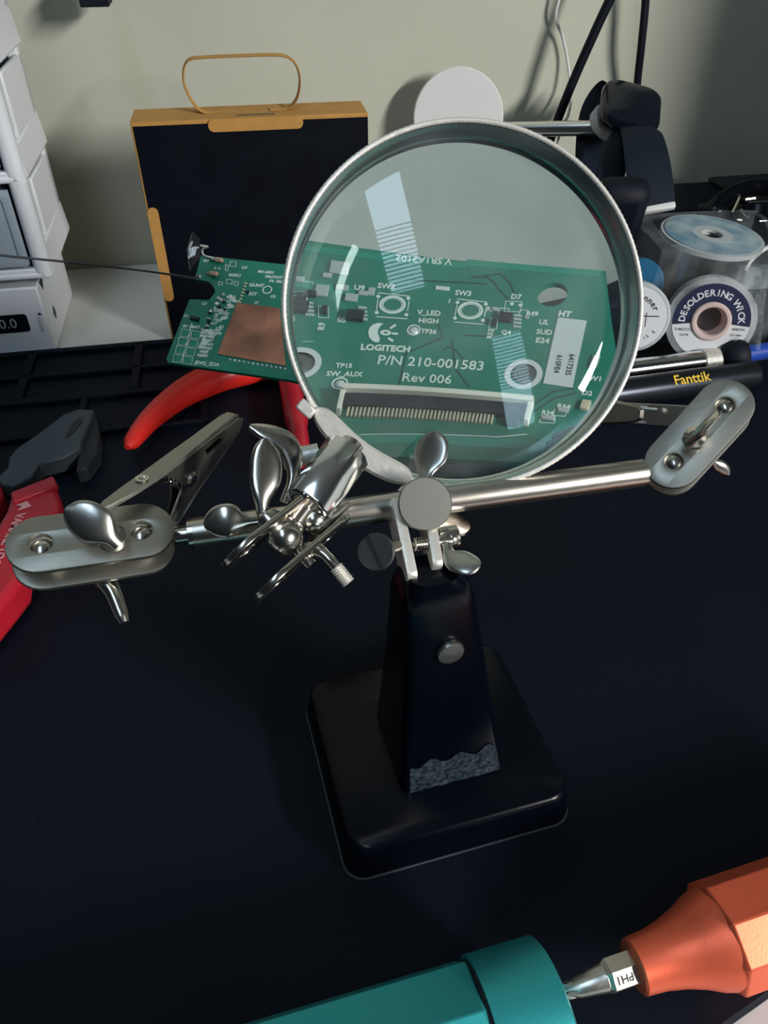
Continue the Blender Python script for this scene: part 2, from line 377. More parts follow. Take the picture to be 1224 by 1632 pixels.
for k, (x_, y_) in enumerate(((63, 500), (64, 516))):
    m3 = mtx.copy(); m3.translation = mtx @ V((*pf(x_, y_), .03))
    if k == 0: B().outline([[(-.13,-.06),(0,.1),(.13,-.06)]], .03, m3).build('arrow_mark', M['ink'], ps)
    else: B().text('ON/OFF', .28, m3 @ Matrix.Rotation(-pi/2, 4, 'Z'), .02).build('switch_mark', M['grey'], ps)
ms = Matrix((pn, Z, pd)).transposed().to_4x4(); ms.translation = pp(.01, 1.6, 2.2)
B().outline([[(0,-.45),(.32,0),(0,.45),(-.32,0)]], .04, ms).build('vent_mark', M['drawerdark'], ps)
ms2 = ms.copy(); ms2.translation = pp(.01, 3.8, 1.2)
B().outline([[(-.5,.35),(.5,.35),(0,-.3)]], .04, ms2).build('vent_mark', M['drawerdark'], ps)
# drawer tower
tw = empty('drawer_tower', pp(-9, 4.2, 6)); tag(tw, 'white plastic tower of translucent drawers stacked above the power supply', 'drawer tower')
T0 = PL(112, 452, pp(0, 0, -.2), pn)           # front right foot
def tp(u, h, d=0): return V((T0.x, T0.y, 4.3)) + pd*u + Z*h + pn*d - pd*.9
TW, TD, TH_ = 17.0, 8.0, 5.25
fb = B(); nt_ = 3
for k in range(nt_):
    h0 = k*TH_
    # front corner post, rounded
    for u in (-.45, -TW+.45):
        fb.add(*(lambda b: (b.v, b.f))(B().loft([[tp(u+x*(1.0 if t not in (0,4) else .92), h0+hh, .5+y) for x, y in rrect(.95+.12*(t in (0,4)), 1.0, .42, 4)] for t, hh in ((0,0),(1,.25),(2,TH_/2),(3,TH_-.3),(4,TH_))])))
        fb.box(frx(tp(u, h0+TH_/2, TD-.4), pd, Z), .6, .8, TH_)
    for hh in ((.3,) if k else (.3,)):
        fb.box(frx(tp(-TW/2, h0+hh, .45), pd, Z), TW-.6, .7, .6)
        fb.box(frx(tp(-TW/2, h0+.2, TD/2), pd, Z), TW-.4, TD, .3)
    # flared side skirt
    fb.add([tp(-.5,h0+0,.6),tp(.06,h0+.05,.8),tp(.06,h0+.05,TD),tp(-.5,h0,TD),tp(-.5,h0+1.9,.8),tp(-.12,h0+1.7,.9),tp(-.12,h0+1.9,TD),tp(-.5,h0+1.9,TD)],
           [(0,1,2,3),(7,6,5,4),(0,4,5,1),(1,5,6,2),(2,6,7,3),(3,7,4,0)])
    fb.box(frx(tp(-.30, h0+3.3, (TD+2.3)/2), pd, Z), .3, TD-2.3, TH_-2.1)
fb.build('frame', M['whiteplastic'], tw, bevel=.1)
for k in range(nt_):
    h0 = k*TH_
    dr = B().box(frx(tp(-TW/2, h0+2.85, .32), pd, Z), TW-2.1, .22, 4.15).build('drawer_front', M['drawer'], tw, bevel=.06)
    B().outline([rrect(TW-2.1, 4.15, .25, 4), rrect(TW-2.9, 3.4, .25, 4)], .14, Matrix.Translation(tp(-TW/2, h0+2.85, .18)) @ Matrix((pd, Z, pn*-1)).transposed().to_4x4(), .03).build('rim', M['drawer'], dr)
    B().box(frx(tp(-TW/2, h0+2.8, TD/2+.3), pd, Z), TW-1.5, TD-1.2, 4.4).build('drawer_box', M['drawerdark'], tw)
# ------------------------------------------------------------------ cables
def cable(pts, r, m, lab, name='cable', cat='cable', seg=10):
    b = B().tube(bez(pts, 8), r, seg); return tag(b.build(name, m), lab, cat)
def wp(px, py, off): return PL(px, py, wallpt(0, 0, off), wn)
cable([wp(1030,-60,2.4), wp(1029,0,2.3), wp(1022,75,2.2), wp(1016,130,1.8), wp(1008,230,1.5), wp(1000,340,1.2)], .27, M['rubber'], 'black power cable hanging straight down the wall behind the smart watch')
cable([wp(1010,-70,4.6), wp(972,0,4.2), wp(935,80,3.8), wp(905,150,3.4), wp(880,215,3.2), wp(850,300,2.6), wp(845,400,2)], .32, M['rubber'], 'black power cable slanting down leftwards in front of the wall behind the chrome charger bar')
cable([wp(905,-40,1.0), wp(891,0,.9), wp(886,30,.8), wp(897,60,.7), wp(905,100,.8), wp(910,150,1.6), wp(905,185,2.8), wp(893,205,2.6), wp(885,260,1)], .10, M['white'], 'thin white cable dangling down the wall beside the slanting black cable')
# dark fitting at the top left
cl = B(); c0 = wp(150, -14, 4)
cl.box(frx(c0, pd, Z), 1.6, 2.2, 1.3); cl.box(frx(wp(160, 0, 4), pd, Z), .9, .6, .35)
cl.tube([c0, c0+Z*3, wallpt((c0-W0).dot(wd), c0.z+3.5, 0)], .25, 8)
tag(cl.build('wall_hook', M['rubber'], bevel=.08), 'small dark wall hook just peeking in above the drawer tower side', 'hook')
# ------------------------------------------------------------------ charging stand with watch
cs = empty('charging_stand', G(960, 470, -.4)); tag(cs, 'charging stand with a white round phone pad, chrome bar and watch puck', 'charging stand')
pc = P(730, 188, 52.5); pnrm = (CAM-pc).normalized()*.55 + V((0,-1,.15))*.45
B().cyl(fr(pc, pnrm), 3.05, -.25, .25, 64, .08).build('phone_pad', M['white'], cs)
B().tube([P(795,207,53.2), P(948,204,51.2)], .48, 24).build('arm', M['armsteel'], cs)
kx = P(763, 410, 53.4)
B().box(frx(V((pc.x+1.3, pc.y+1.2, (pc.z-.4)/2)), X, Z), 1.0, .6, pc.z-.4).build('column', M['rubber'], cs, bevel=.1)
cB = V((pc.x+5, pc.y-.6, -.4))
B().prism(rrect(14, 7, 1.2, 6), 0, .9, yawM(cB, WY)).build('base', M['rubber'], cs, bevel=.15)
wc = P(1004, 172, 49.0)
pn2 = (V((-.45,-.62,.62))).normalized()
puck = P(969, 196, 50.0)
B().cyl(fr(puck, V((.35,-.5,.75))), 1.25, -.35, .35, 32, .1).build('watch_puck', M['grey'], cs)
B().tube([P(930,203,51.4), P(966,196,50.9)], .3, 12).build('puck_stem', M['rubber'], cs)
# white ended stand post in front of strap
B().box(frx(P(1044, 333, 45.6), P(1072,327,45.4)-P(1016,337,45.8), Up), 2.25, .5, .38).build('light_tip', M['white'], cs, bevel=.1)
B().box(frx(P(975, 370, 47.5), X, V((0,-.3,1))), 3.2, 2.0, 7.0).build('post', M['rubber'], cs, bevel=.8)
# watch: case facing up to the camera, strap looping below
wt = empty('smart_watch', wc); tag(wt, 'black square smart watch with a dark loop strap on the charging stand', 'watch')
wf = frx(wc, P(1050,170,48.4)-P(958,150,49.6), (Up*1.0 - Fw*.75))
wfM = fr(wc, Up*.42-Fw*.85+X*.12, P(1040,160,48.6)-P(965,165,49.4))
cr_ = B().outline([rrect(3.25, 3.5, .85, 6)], .95, wfM, .32); cr_.build('case', M['screen'], wt)
B().cyl(fr(wfM @ V((1.75, .75, 0)), wfM.to_3x3() @ X), .28, -.1, .18, 16, .04).build('crown', M['chip'], wt)
def strap(pts, w_, t_, wid, name='strap'):
    B().tube(bez(pts, 8), w_, 12, wid=wid, aspect=t_).build(name, M['strap'], wt)
sx = (P(1060,230,48)-P(985,230,48)).normalized()
strap([P(1008,200,48.6), P(1022,212,47.2), P(1030,245,46.3), P(1036,290,46.0), P(1040,335,46.0)], [.95,1.25,1.35,1.4,1.4], .14, sx)
strap([P(1002,150,50.6), P(975,145,51.6), P(950,180,52), P(943,240,52), P(945,340,51)], [.9,1.0,1.05,1.1,1.1], .14, sx)
strap([P(1002,205,48.8), P(985,235,47.8), P(972,285,47.6), P(970,350,47.6)], [.8,.85,.9,.9], .2, sx, 'strap_tail')
# ------------------------------------------------------------------ dark things along the wall at the right
tb = empty('tool_case', wallpt(52, -.4, 6)); tag(tb, 'long low black case standing along the wall at the right', 'case')
tz = 3.3
uw = lambda px, py, off: (PL(px, py, wallpt(0,0,off), wn)-W0).dot(wd)
u0 = uw(1000, 300, 9); zt = PL(1075, 291, wallpt(0,0,3), wn).z
B().box(*rbox(u0, u0+40, 3, 9, -.4, zt)).build('body', M['rubber'], tb, bevel=.3)
B().box(*rbox(u0+9.5, u0+40, 3.2, 8.8, zt, zt+.35)).build('lid', M['chip'], tb, bevel=.12)
# glinting black hobby tools on top/in front
def glint(pts, r, lab, m=M['nickel'], name='metal_hook'):
    return tag(B().tube(bez(pts, 5), r, 8).build(name, m), lab, 'tool')
hd_ = 56
ht = empty('toolset', P(1185, 330, 52)); tag(ht, 'black headset with nickel slivers for glints in front of the black case', 'toolset')  # black tools, given an invented headset shape
hb_ = B()
hb_.tube(bez([P(1130,345,52), P(1150,318,53), P(1190,300,54), P(1235,300,54)], 6), .55, 10)
hb_.lathe([(.3,-.6),(1.5,-.5),(1.7,0),(1.5,.5),(.3,.6)], fr(P(1205,338,52), Up-Fw*.4), 24)
hb_.lathe([(.2,-.4),(1.0,-.35),(1.1,0),(1.0,.35),(.2,.4)], fr(P(1135,338,52), Up-Fw*.7), 20)
hb_.build('shell', M['blackpaint'], ht)
for pts, r in (([P(1176,310,51), P(1178,316,51), P(1168,337,51)], .09), ([P(1187,318,51), P(1203,316,51)], .12), ([P(1181,333,51), P(1190,345,51), P(1192,349,51)], .08), ([P(1137,331,51), P(1140,334,51)], .1), ([P(1174,350,51), P(1182,351,51)], .1), ([P(1210,352,51), P(1222,351,51)], .1)):
    B().tube(bez(pts, 5), r, 8).build('pin', M['nickel'], ht)  # slivers standing in for the glints on the black tools
# ------------------------------------------------------------------ spools
# big solder spool
sb = G(1137, 480, -.4); sc0 = P(1135, 374, 46.5)
sp_ax = (Z*1.0 + V((.06,-.05,0))).normalized(); RS = 3.05
sph = 5.6
zt2 = sc0.z
ss = empty('solder_spool', V((sc0.x, sc0.y, zt2-6))); tag(ss, 'large clear-flanged spool of solder wire with a blue-grey top label', 'spool')
sm_ = fr(sc0, sp_ax)
B().lathe([(.75,.0),(RS,.0),(RS,-.28),(.75,-.28)], sm_, 56, closed=True).build('top_flange', M['grey'], ss)
B().lathe([(.9,.02),(RS-.22,.02),(RS-.22,.05),(.9,.05)], sm_, 56, closed=True).build('label', M['spoolblue'], ss)
B().lathe([(.62,.06),(1.2,.06),(1.15,-.1),(.62,-.1)], sm_, 40, closed=True).build('hub', M['grey'], ss)
B().lathe([(2.2,-.28),(2.2,-sph+.3)], sm_, 48).build('wire_winding', M['tin'], ss)
B().lathe([(.75,-sph+.3),(RS,-sph+.3),(RS,-sph),(.75,-sph)], sm_, 56, closed=True).build('bottom_flange', M['clearhard'], ss)
# desoldering wick spool, upright disc facing the camera
def disc_tool(name, px, py, d, r, t, nrm, lab, cat, parts):
    o = P(px, py, d); e = empty(name, o-Up*r*.9); tag(e, lab, cat); m_ = fr(o, nrm, X); parts(m_, e); return e
def wickparts(m_, e):
    B().lathe([(2.42,-.1),(2.42,.02),(2.3,.06),(.75,.06),(.75,-.1)], m_, 56, closed=True).build('front_flange', M['clearhard'], e)
    B().lathe([(2.42,-1.3),(2.42,-1.2),(.75,-1.2),(.75,-1.3)], m_, 56, closed=True).build('back_flange', M['clearhard'], e)
    B().lathe([(1.0,-1.2),(1.9,-1.2),(1.9,-.1),(1.0,-.1)], m_, 40, closed=True).build('braid_winding', M['copper'], e)
    L = m_ @ Matrix.Translation((0,0,.075))
    a0, a1 = R(-6), R(186)
    band = arc(0,0,2.08,a0,a1,30) + arc(0,0,1.0,a1,a0,20)
    lb = B().outline([band], .02, L).build('navy_label', M['wickband'], e)
    wl = arc(0,0,2.08,a1+.02,2*pi+a0-.02,24) + arc(0,0,1.0,2*pi+a0-.02,a1+.02,16)
    lw = B().outline([wl], .02, L).build('white_label', M['paper'], e)
    tx = B(); s = 'DESOLDERING WICK'
    for i, ch in enumerate(s):
        if ch == ' ': continue
        a = R(176) - i*R(172)/(len(s)-1); rr = 1.56
        tx.text(ch, .50, L @ Matrix.Translation((rr*cos(a), rr*sin(a), .02)) @ Matrix.Rotation(a-pi/2, 4, 'Z'), .01, bold=.012)
    tx.build('lettering', M['paper'], lb)
    sm = B()
    sm.text('TUBE/TCU', .2, L @ Matrix.Translation((-1.45,-.5,.02)), .01).text('2.0 M', .2, L @ Matrix.Translation((-1.35,-.8,.02)), .01)
    sm.build('lettering', M['ink'], lw); sm = B()
    sm.text('WIDTH', .2, L @ Matrix.Translation((1.5,-.4,.02)), .01).text('2.5 mm', .2, L @ Matrix.Translation((1.4,-.7,.02)), .01)
    sm.build('lettering', M['ink'], lw)
    B().lathe([(.78,-.05),(1.08,-.05),(1.08,.13),(1.0,.2),(.85,.2),(.78,.12),(.70,-.5),(.70,-1.25),(.78,-1.25)], m_, 48, closed=True).build('hub', M['rose'], e)
    B().cyl(m_, .72, -1.28, -1.1, 30).build('core', M['dull'], e)
wo = P(1133, 512, 43.6)
disc_tool('desoldering_wick', 1133, 512, 43.6, 2.4, 1.3, (CAM-wo).normalized()*.62+V((-.05,-1,.1))*.5, 'round desoldering wick spool with navy label and rose hub behind the chrome tube', 'spool', wickparts)
def tinparts(m_, e):
    B().lathe([(1.95,-1.2),(1.95,-.1),(1.82,.03),(.01,.03),(.01,-1.2)], m_, 48).build('tin', M['grey'], e)
    L = m_ @ Matrix.Translation((0,0,.05))
    lb = B().outline([circ(0,0,1.72,48)], .02, L).build('label', M['paper'], e)
    tx = B()
    for i, ch in enumerate('tip tinner'):
        if ch == ' ': continue
        a = R(145) - i*R(118)/9; tx.text(ch, .48, L @ Matrix.Translation((1.18*cos(a), 1.18*sin(a), .02)) @ Matrix.Rotation(a-pi/2, 4, 'Z'), .01, bold=.008)
    for i, ch in enumerate('lead free 15 g'):
        a = R(215) + i*R(110)/13; tx.text(ch, .26, L @ Matrix.Translation((1.3*cos(a), 1.3*sin(a), .02)) @ Matrix.Rotation(a+pi/2, 4, 'Z'), .01)
    tx.box(L @ Matrix.Translation((.55,.1,.02)), 1.5, .06, .01); tx.box(L @ Matrix.Translation((.6,-.1,.02)), .04, .8, .01)
    tx.build('lettering', M['ink'], lb)
to = P(1012, 506, 43.8)
disc_tool('tip_tinner_tin', 1012, 506, 43.8, 1.9, 1.2, (CAM-to).normalized()*.62+V((0,-1,.1))*.5, 'small round pale tin with white label between the magnifier rim and the wick spool', 'tin', tinparts)
bc = P(1018, 452, 46.5)
b = B().cyl(fr(bc, (CAM-bc).normalized()*.6+V((0,-1,.1))*.4), 1.45, -1.0, .1, 40, .1)
tag(b.build('blue_cap', M['bluecap']), 'round blue plastic cap just behind the pale tin', 'tub')  # round blue cap, built as a disc of its own
# clear bag draped round the big spool
gb = B(); nb = 40; rings = []
o0 = V((sc0.x-.2, sc0.y-.1, 0))
for k, (zz, sc_) in enumerate(((-.3,1.0),(1.5,1.03),(3,1.0),(4.6,.98),(zt2-.4,1.0),(zt2+.32,.98),(zt2+.5,.8))):
    ring_ = []
    for j in range(nb):
        a = 2*pi*j/nb; q = 1/max(abs(cos(a)), abs(sin(a)))**.75
        rr = 3.75*sc_*q*(1+.03*sin(5*a+k)+random.uniform(-.012,.012))
        ring_.append(o0 + V((rr*cos(a)*1.12, rr*sin(a)*.9, zz+.12*sin(3*a+k))))
    rings.append(ring_)
gb.loft(rings, False)
tag(gb.build('plastic_bag', M['clear'], smooth=50), 'clear crinkled plastic bag around the big solder spool', 'bag')
# crumpled pale bag corner right of the wick
gb = B(); cc = P(1190, 470, 45)
vs = []; fs = []; nx, ny = 12, 10
for j in range(ny):
    for i in range(nx):
        px = 1168 + i*5.2 - j*1.5; py = 425 + j*14 + (i-6)**2*.35
        vs.append(P(px, py, 45.2 - .18*j + .35*random.random() + .5*sin(i*.9+j)))
for j in range(ny-1):
    for i in range(nx-1): a = j*nx+i; fs.append((a,a+1,a+1+nx,a+nx))
gb.add(vs, fs); o = gb.build('foil_wrapper', M['clear'], smooth=20)
mo = o.modifiers.new('thickness', 'SOLIDIFY'); mo.thickness = .0003
tag(o, 'crumpled translucent wrapper standing right of the desoldering wick', 'wrapper')
# small black tool tip and white curved edge near right border
tag(B().tube(bez([P(1186,432,45.5), P(1200,412,46), P(1224,394,46.5), P(1260,380,47)], 6), .12, 8).build('white_wire', M['white']), 'short white curved wire at the right edge beside the big spool', 'wire')
# ------------------------------------------------------------------ chrome tube, blue-handled pick, black electric pen
def axis_tool(name, a, b, lab, cat):
    e = empty(name, V((a.x, a.y, 0))); tag(e, lab, cat); d = (b-a); return e, frx(a, d, Z) @ Matrix.Rotation(pi/2, 4, 'Y'), d.length
def gp(px, py, z): return G(px, py, z)
a, b = gp(880, 606, .75), gp(1147, 572, .75)
e, m_, L = axis_tool('chrome_tube', a, b, 'chrome metal tube with a knurled end in front of the desoldering wick', 'tube')
B().cyl(m_, .62, 0, L-1.25, 32, .03).build('barrel', M['chrome'], e)
kn = B(); 
for k in range(9): kn.lathe([(.64,L-1.22+k*.13),(.69,L-1.2+k*.13),(.69,L-1.13+k*.13),(.64,L-1.11+k*.13)], m_, 32)
kn.build('knurled_collar', M['bright'], e)
a, b = gp(1148, 571, 1.0), gp(1330, 541, 1.0)
e, m_, L = axis_tool('blue_handle_tool', a, b, 'tool with black rounded cap and cobalt blue handle at the right edge', 'tool')
B().lathe([(.35,0),(.70,.2),(.95,.6),(1.02,1.0),(.95,1.3),(.55,1.45),(.4,1.6)], m_, 28).build('cap', M['rubber'], e)
B().cyl(m_, .48, 1.5, L, 24, .05).build('grip', M['bluegrip'], e)
B().box(m_ @ Matrix.Translation((.42,0,L/2+.75)), .12, .3, L-1.5).build('white_stripe', M['white'], e)
a, b = gp(880, 641, .8), gp(1203, 597, .8)
e, m_, L = axis_tool('electric_screwdriver', a, b, 'matte black pen-shaped electric screwdriver with small yellow lettering, right of the magnifier', 'screwdriver')
B().lathe([(.5,0),(.78,.1),(.8,L-.25),(.76,L-.08),(.66,L)], m_, 36).build('barrel', mat('matte_black_metal', (.035,.04,.052), .3, .8), e)
d_ = (b-a).normalized(); tc_ = PL(1092, 600, G(1092, 600, .8)-V((0,.0,0)), V((0,-1,1)).normalized())
tn = (d_.cross(Z)).normalized(); tn = (tn*.62+Z*.78).normalized()
if tn.y > 0: tn = (V((-tn.x, -tn.y, tn.z)))
ctr = a + d_*((G(1092,601,1.2)-a).dot(d_))
tm = frx(ctr + tn*.805, d_, tn)
B().text('Fanttik', .78, tm, .02, bold=.008).build('lettering', M['yellow'], e)
# ------------------------------------------------------------------ pliers
e = empty('red_handled_pliers', G(420, 640)); tag(e, 'pliers with long curved scarlet handles lying behind the circuit board', 'pliers')
def gpts(l, z): return [G(x, y, z) for x, y in l]
B().tube(bez(gpts([(203,713),(240,668),(290,628),(345,602),(400,588),(440,578)], .9), 6), [.16,.38,.43,.45]+[.48+.36*min(1,i/18) for i in range(40)], 18, wid=Z, aspect=None).build('handle', M['red'], e)
B().tube(bez(gpts([(480,745),(477,700),(468,645),(462,610),(458,580),(452,560)], .9), 6), [.08,.36,.44]+[.48]*6+[.6]*22, 18, wid=Z).build('handle', M['crimson'], e)
B().tube(bez(gpts([(440,582),(470,560),(500,545),(520,530),(545,505)], .9), 5), [.7,.8,.9,1.0,1.1,1.15,1.2,1.2,1.2,1.15,1.1,1.0,.9,.8,.7,.6,.5,.4,.3,.25,.2], 16, wid=md, aspect=.45).build('jaw', M['forged'], e)
# crimson cutters at the left edge
e = empty('flush_cutters', G(30, 860)); tag(e, 'flush cutters with crimson handles and grey steel jaws at the left edge', 'cutters')
def gpoly(pts, z0, z1, name, m, bev=.1, parent=e):
    n = len(pts); b = B(); lo = [G(x, y, z1) for x, y in pts]
    vs = [V((p.x, p.y, z0)) for p in lo] + lo
    b.add(vs, [tuple(range(n-1,-1,-1)), tuple(range(n,2*n))] + [(i,(i+1)%n,n+(i+1)%n,n+i) for i in range(n)])
    return b.build(name, m, parent, bevel=bev, seg=3)
gpoly([(12,745),(14,728),(28,712),(58,692),(100,660),(125,651),(151,652),(143,672),(130,700),(128,712),(100,728),(62,738),(50,760),(20,775),(2,772),(-6,760)], .25, 1.15, 'jaw', M['forged'], .12)
gpoly([(108,688),(112,680),(118,672),(130,664),(132,670),(124,680),(116,690),(104,698)], 1.1, 1.19, 'jaw_slot', M['chip'], .0)
gpoly([(128,712),(143,672),(151,652),(158,690),(156,720),(138,745),(120,750)], .02, .85, 'lower_jaw', mat('dark_forged_steel', (.02,.024,.03), .6, .3), .1)
gpoly([(16,784),(84,757),(97,800),(92,818),(70,830),(60,850),(40,880),(34,920),(10,950),(-40,1010),(-70,990),(-40,900),(-15,850),(8,812)], .15, 1.7, 'handle', M['crimson'], .35)
gpoly([(16,784),(84,757),(92,772),(20,800)], 1.5, 1.85, 'handle_lip', M['crimson'], .1)
gpoly([(-60,780),(0,765),(3,785),(-20,840),(-80,880)], .1, 1.2, 'handle', M['crimson'], .3)
a_, b_ = G(43, 800, 1.74), G(-10, 905, 1.74); dd = (b_-a_).normalized()
B().text('VAMPIRE TOOLS', .50, frx(G(33, 818, 1.74), dd, Z), .02, ax='LEFT', bold=.01).build('lettering', M['pink'], e)
lg = B(); c1 = G(36, 806, 1.74)
lg.outline([[(-.32,.1),(.05,.38),(.30,-.1),(.02,-.02),(-.05,-.3)]], .02, frx(c1, dd, Z)); lg.build('logo', M['pink'], e)
# ------------------------------------------------------------------ screwdrivers in front
def handle(name, a, b, lab): e = empty(name, V((a.x,a.y,0))); tag(e, lab, 'screwdriver'); return e
# orange driver: bit tip at (896,1580), collar from (1010,1500/1570), body beyond
zc = 2.0
A = G(897, 1581, 1.45); Bq = G(1224, 1466, 1.75)
ax = (Bq-A); Lx = ax.length; m_ = frx(A, ax, Z) @ Matrix.Rotation(pi/2, 4, 'Y')
e = handle('orange_screwdriver', A, Bq, 'orange faceted metal screwdriver with a steel bit, at the lower right corner')
s1 = (G(1012,1541,1.7)-A).dot(ax.normalized()); s0 = (G(966,1562,1.6)-A).dot(ax.normalized()); s2 = (G(1150,1500,1.9)-A).dot(ax.normalized())
def hexr(r, h, n=6, ph=0, M_=None): return [M_ @ V((r*cos(2*pi*j/n+ph), r*sin(2*pi*j/n+ph), h)) for j in range(n)]
bt = B().lathe([(.03,0),(.10,.05),(.25,s0*.35),(.31,s0*.8),(.34,s0)], m_, 24)
bt.loft([hexr(.32, s0-.04, 6, R(10), m_), hexr(.42, s0+.12, 6, R(10), m_), hexr(.42, s1+.2, 6, R(10), m_)])
bo = bt.build('bit', M['bitsteel'], e, smooth=25)
for k in range(4):
    fl = B(); aa = R(45)+k*pi/2
    fl.add([m_ @ V(v) for v in [(.03*cos(aa),.03*sin(aa),.01),(.17*cos(aa),.17*sin(aa),.02),(.27*cos(aa),.27*sin(aa),s0*.62),(.2*cos(aa-.35),.2*sin(aa-.35),.12),(.2*cos(aa+.35),.2*sin(aa+.35),.12)]],
           [(0,1,3),(0,4,1),(1,2,3),(1,4,2),(0,3,2),(0,2,4)])
    fl.build('flute', M['dull'], bo, smooth=0)
tn = (CAM-G(990,1555,1.8)).normalized()
tnx = (tn - ax.normalized()*tn.dot(ax.normalized())).normalized()
# lettering sits on the hex facet nearest to the viewer
best = max(range(6), key=lambda j: (m_.to_3x3() @ V((cos(R(40)+j*pi/3), sin(R(40)+j*pi/3), 0))).dot(tnx))
fn = m_.to_3x3() @ V((cos(R(40)+best*pi/3), sin(R(40)+best*pi/3), 0))
fc = m_ @ V((0,0,(s0+s1)/2+.0))
B().text('PH1', .27, frx(fc + fn*.368, -ax, fn), .012).build('lettering', M['ink'], bo)
prof = [(.42,s1-.02),(.60,s1),(.66,s1+.05),(.70,s1+.6),(.80,s1+1.1),(.96,s1+1.6),(1.14,s1+2.0),(1.24,s2+.05)]
B().lathe(prof, m_, 48).build('collar', M['orange'], e)
B().loft([hexr(.85, s2-.25, 8, R(8), m_), hexr(1.36, s2, 8, R(8), m_), hexr(1.36, s2+9, 8, R(8), m_)]).build('handle', M['orange'], e, smooth=20, bevel=.04)
# teal driver
A = G(888, 1600, 1.8); Bq = G(640, 1660, 1.8)
A2 = G(884, 1618, 1.8); Bt = G(560, 1722, 1.8)
ax = (Bt-A2); m_ = frx(A2, ax, Z) @ Matrix.Rotation(pi/2, 4, 'Y')
e = handle('teal_screwdriver', A2, Bt, 'teal anodised faceted screwdriver handle lying at the bottom edge')
cw = 1.75
B().lathe([(.9,.0),(1.62,.0),(1.72,.06),(1.72,cw)], m_, 64).build('end_cap', M['teal'], e)
B().cyl(m_, 1.62, cw, cw+.08, 48).build('groove', M['chip'], e)
B().loft([hexr(1.68, cw+.08, 8, R(2), m_), hexr(1.74, cw+.14, 8, R(2), m_), hexr(1.74, cw+11, 8, R(2), m_)]).build('handle', M['teal'], e, smooth=20, bevel=.03)
# ------------------------------------------------------------------ helping hand stand
SY = R(15.8); sxv, syv = V((cos(SY), sin(SY), 0)), V((-sin(SY), cos(SY), 0))
bfl, bfr = G(553, 1400), G(910, 1302)
BC = (bfl+bfr)/2 + syv*3.1
hh = empty('helping_hand', V((BC.x, BC.y, 0))); tag(hh, 'helping hand stand with black cast base, nickel arms, clips and round magnifier', 'helping hand stand')
MB = Matrix((sxv, syv, Z)).transposed().to_4x4(); MB.translation = V((BC.x, BC.y, 0))
bw = (bfr-bfl).length
rings = [[MB @ V((x, y, z)) for x, y in rrect(bw*s_-.0, 6.5*s_, .62, 6)] for z, s_ in ((.06,1.0),(.3,1.0),(1.15,.965),(1.3,.945),(1.36,.92))]
B().loft(rings).build('base', M['blackpaint'], hh, smooth=60)
B().loft([[MB @ V((x, y, z)) for x, y in rrect(bw*1.012, 6.55, .62, 6)] for z in (0,.07)]).build('base_pad', M['felt'], hh)
# hollow-looking tapered post
inv = MB.inverted()
pl = inv @ G(640, 1264, 1.36); pr = inv @ G(808, 1226, 1.36)
pt = inv @ P(697, 925, 17.9)
pcx = (pl.x+pr.x)/2; fy = (pl.y+pr.y)/2
def pring(z, cx, y0, w_, d_, r): return [MB @ V((cx+x, y0+d_/2+y, z)) for x, y in rrect(w_, d_, r, 5)]
zt_ = pt.z
w0 = pr.x-pl.x
secs = []
for t, wf_, df_ in ((0,1,1),(.06,.97,.95),(.5,.74,.70),(.82,.60,.52),(.9,.57,.49),(.96,.50,.44),(1.0,.36,.34)):
    z = 1.3+(zt_-1.3)*t; secs.append(pring(z, pcx+(pt.x-pcx)*t+.0, fy+(pt.y-fy-.25)*t+(.12 if t == 1 else 0), w0*wf_, 3.1*df_, .25+.12*t))
B().loft(secs).build('post', M['blackpaint'], hh, smooth=50)
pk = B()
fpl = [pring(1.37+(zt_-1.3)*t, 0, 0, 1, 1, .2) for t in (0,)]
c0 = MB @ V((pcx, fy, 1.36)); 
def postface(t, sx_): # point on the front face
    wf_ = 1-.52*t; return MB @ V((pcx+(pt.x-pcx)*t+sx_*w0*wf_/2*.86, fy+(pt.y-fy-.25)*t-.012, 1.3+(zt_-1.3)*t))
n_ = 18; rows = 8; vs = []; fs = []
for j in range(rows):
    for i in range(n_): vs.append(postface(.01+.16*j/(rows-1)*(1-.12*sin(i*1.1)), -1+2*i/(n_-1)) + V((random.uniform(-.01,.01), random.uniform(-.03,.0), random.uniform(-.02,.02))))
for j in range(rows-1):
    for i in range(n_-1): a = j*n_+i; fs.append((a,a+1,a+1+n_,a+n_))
pk.add(vs, fs); o = pk.build('rough_painted_light_patch', M['pitted_lit'], hh, smooth=30)  # patch whose paler colour stands in for light grazing the post
rv = P(716, 1037, 19.3)
# put the rivet on the post's front face
fnrm = (postface(.5,1)-postface(.5,-1)).cross(postface(.9,0)-postface(.3,0)).normalized()
if fnrm.y > 0: fnrm = -fnrm
rv = PL(716, 1036, postface(.6,0), fnrm)
B().lathe([(.30,-.1),(.36,0),(.36,.1),(.33,.15),(.01,.17)], fr(rv, fnrm), 32).build('rivet', M['dull'], hh)
# pivot bracket
def bar(a, b, w_, t_, zh, mname='bright'): return frx((a+b)/2, b-a, zh), (b-a).length
for (x0,y0,x1,y1,d0,d1) in ((637,828,661,942,18.75,17.95),(686,828,702,925,18.9,18.1)):
    a, b = P(x0,y0,d0), P(x1,y1,d1); dv = (b-a).normalized(); side = sxv
    mm = frx((a+b)/2 + syv*.42, dv, sxv)
    B().outline([rrect((b-a).length+.2, .85, .12, 4)], .26, mm, .03).build('bracket_plate', M['bright'], hh)
sa, sb_ = P(660, 868, 18.3), P(718, 862, 18.6)
th = B(); n = 60
pts = [sa+(sb_-sa)*(i/n) for i in range(n+1)]
th.tube(pts, [.13+.035*(i%4 in (1,2)) for i in range(n+1)], 14); th.build('threaded_bolt', M['nickel'], hh)
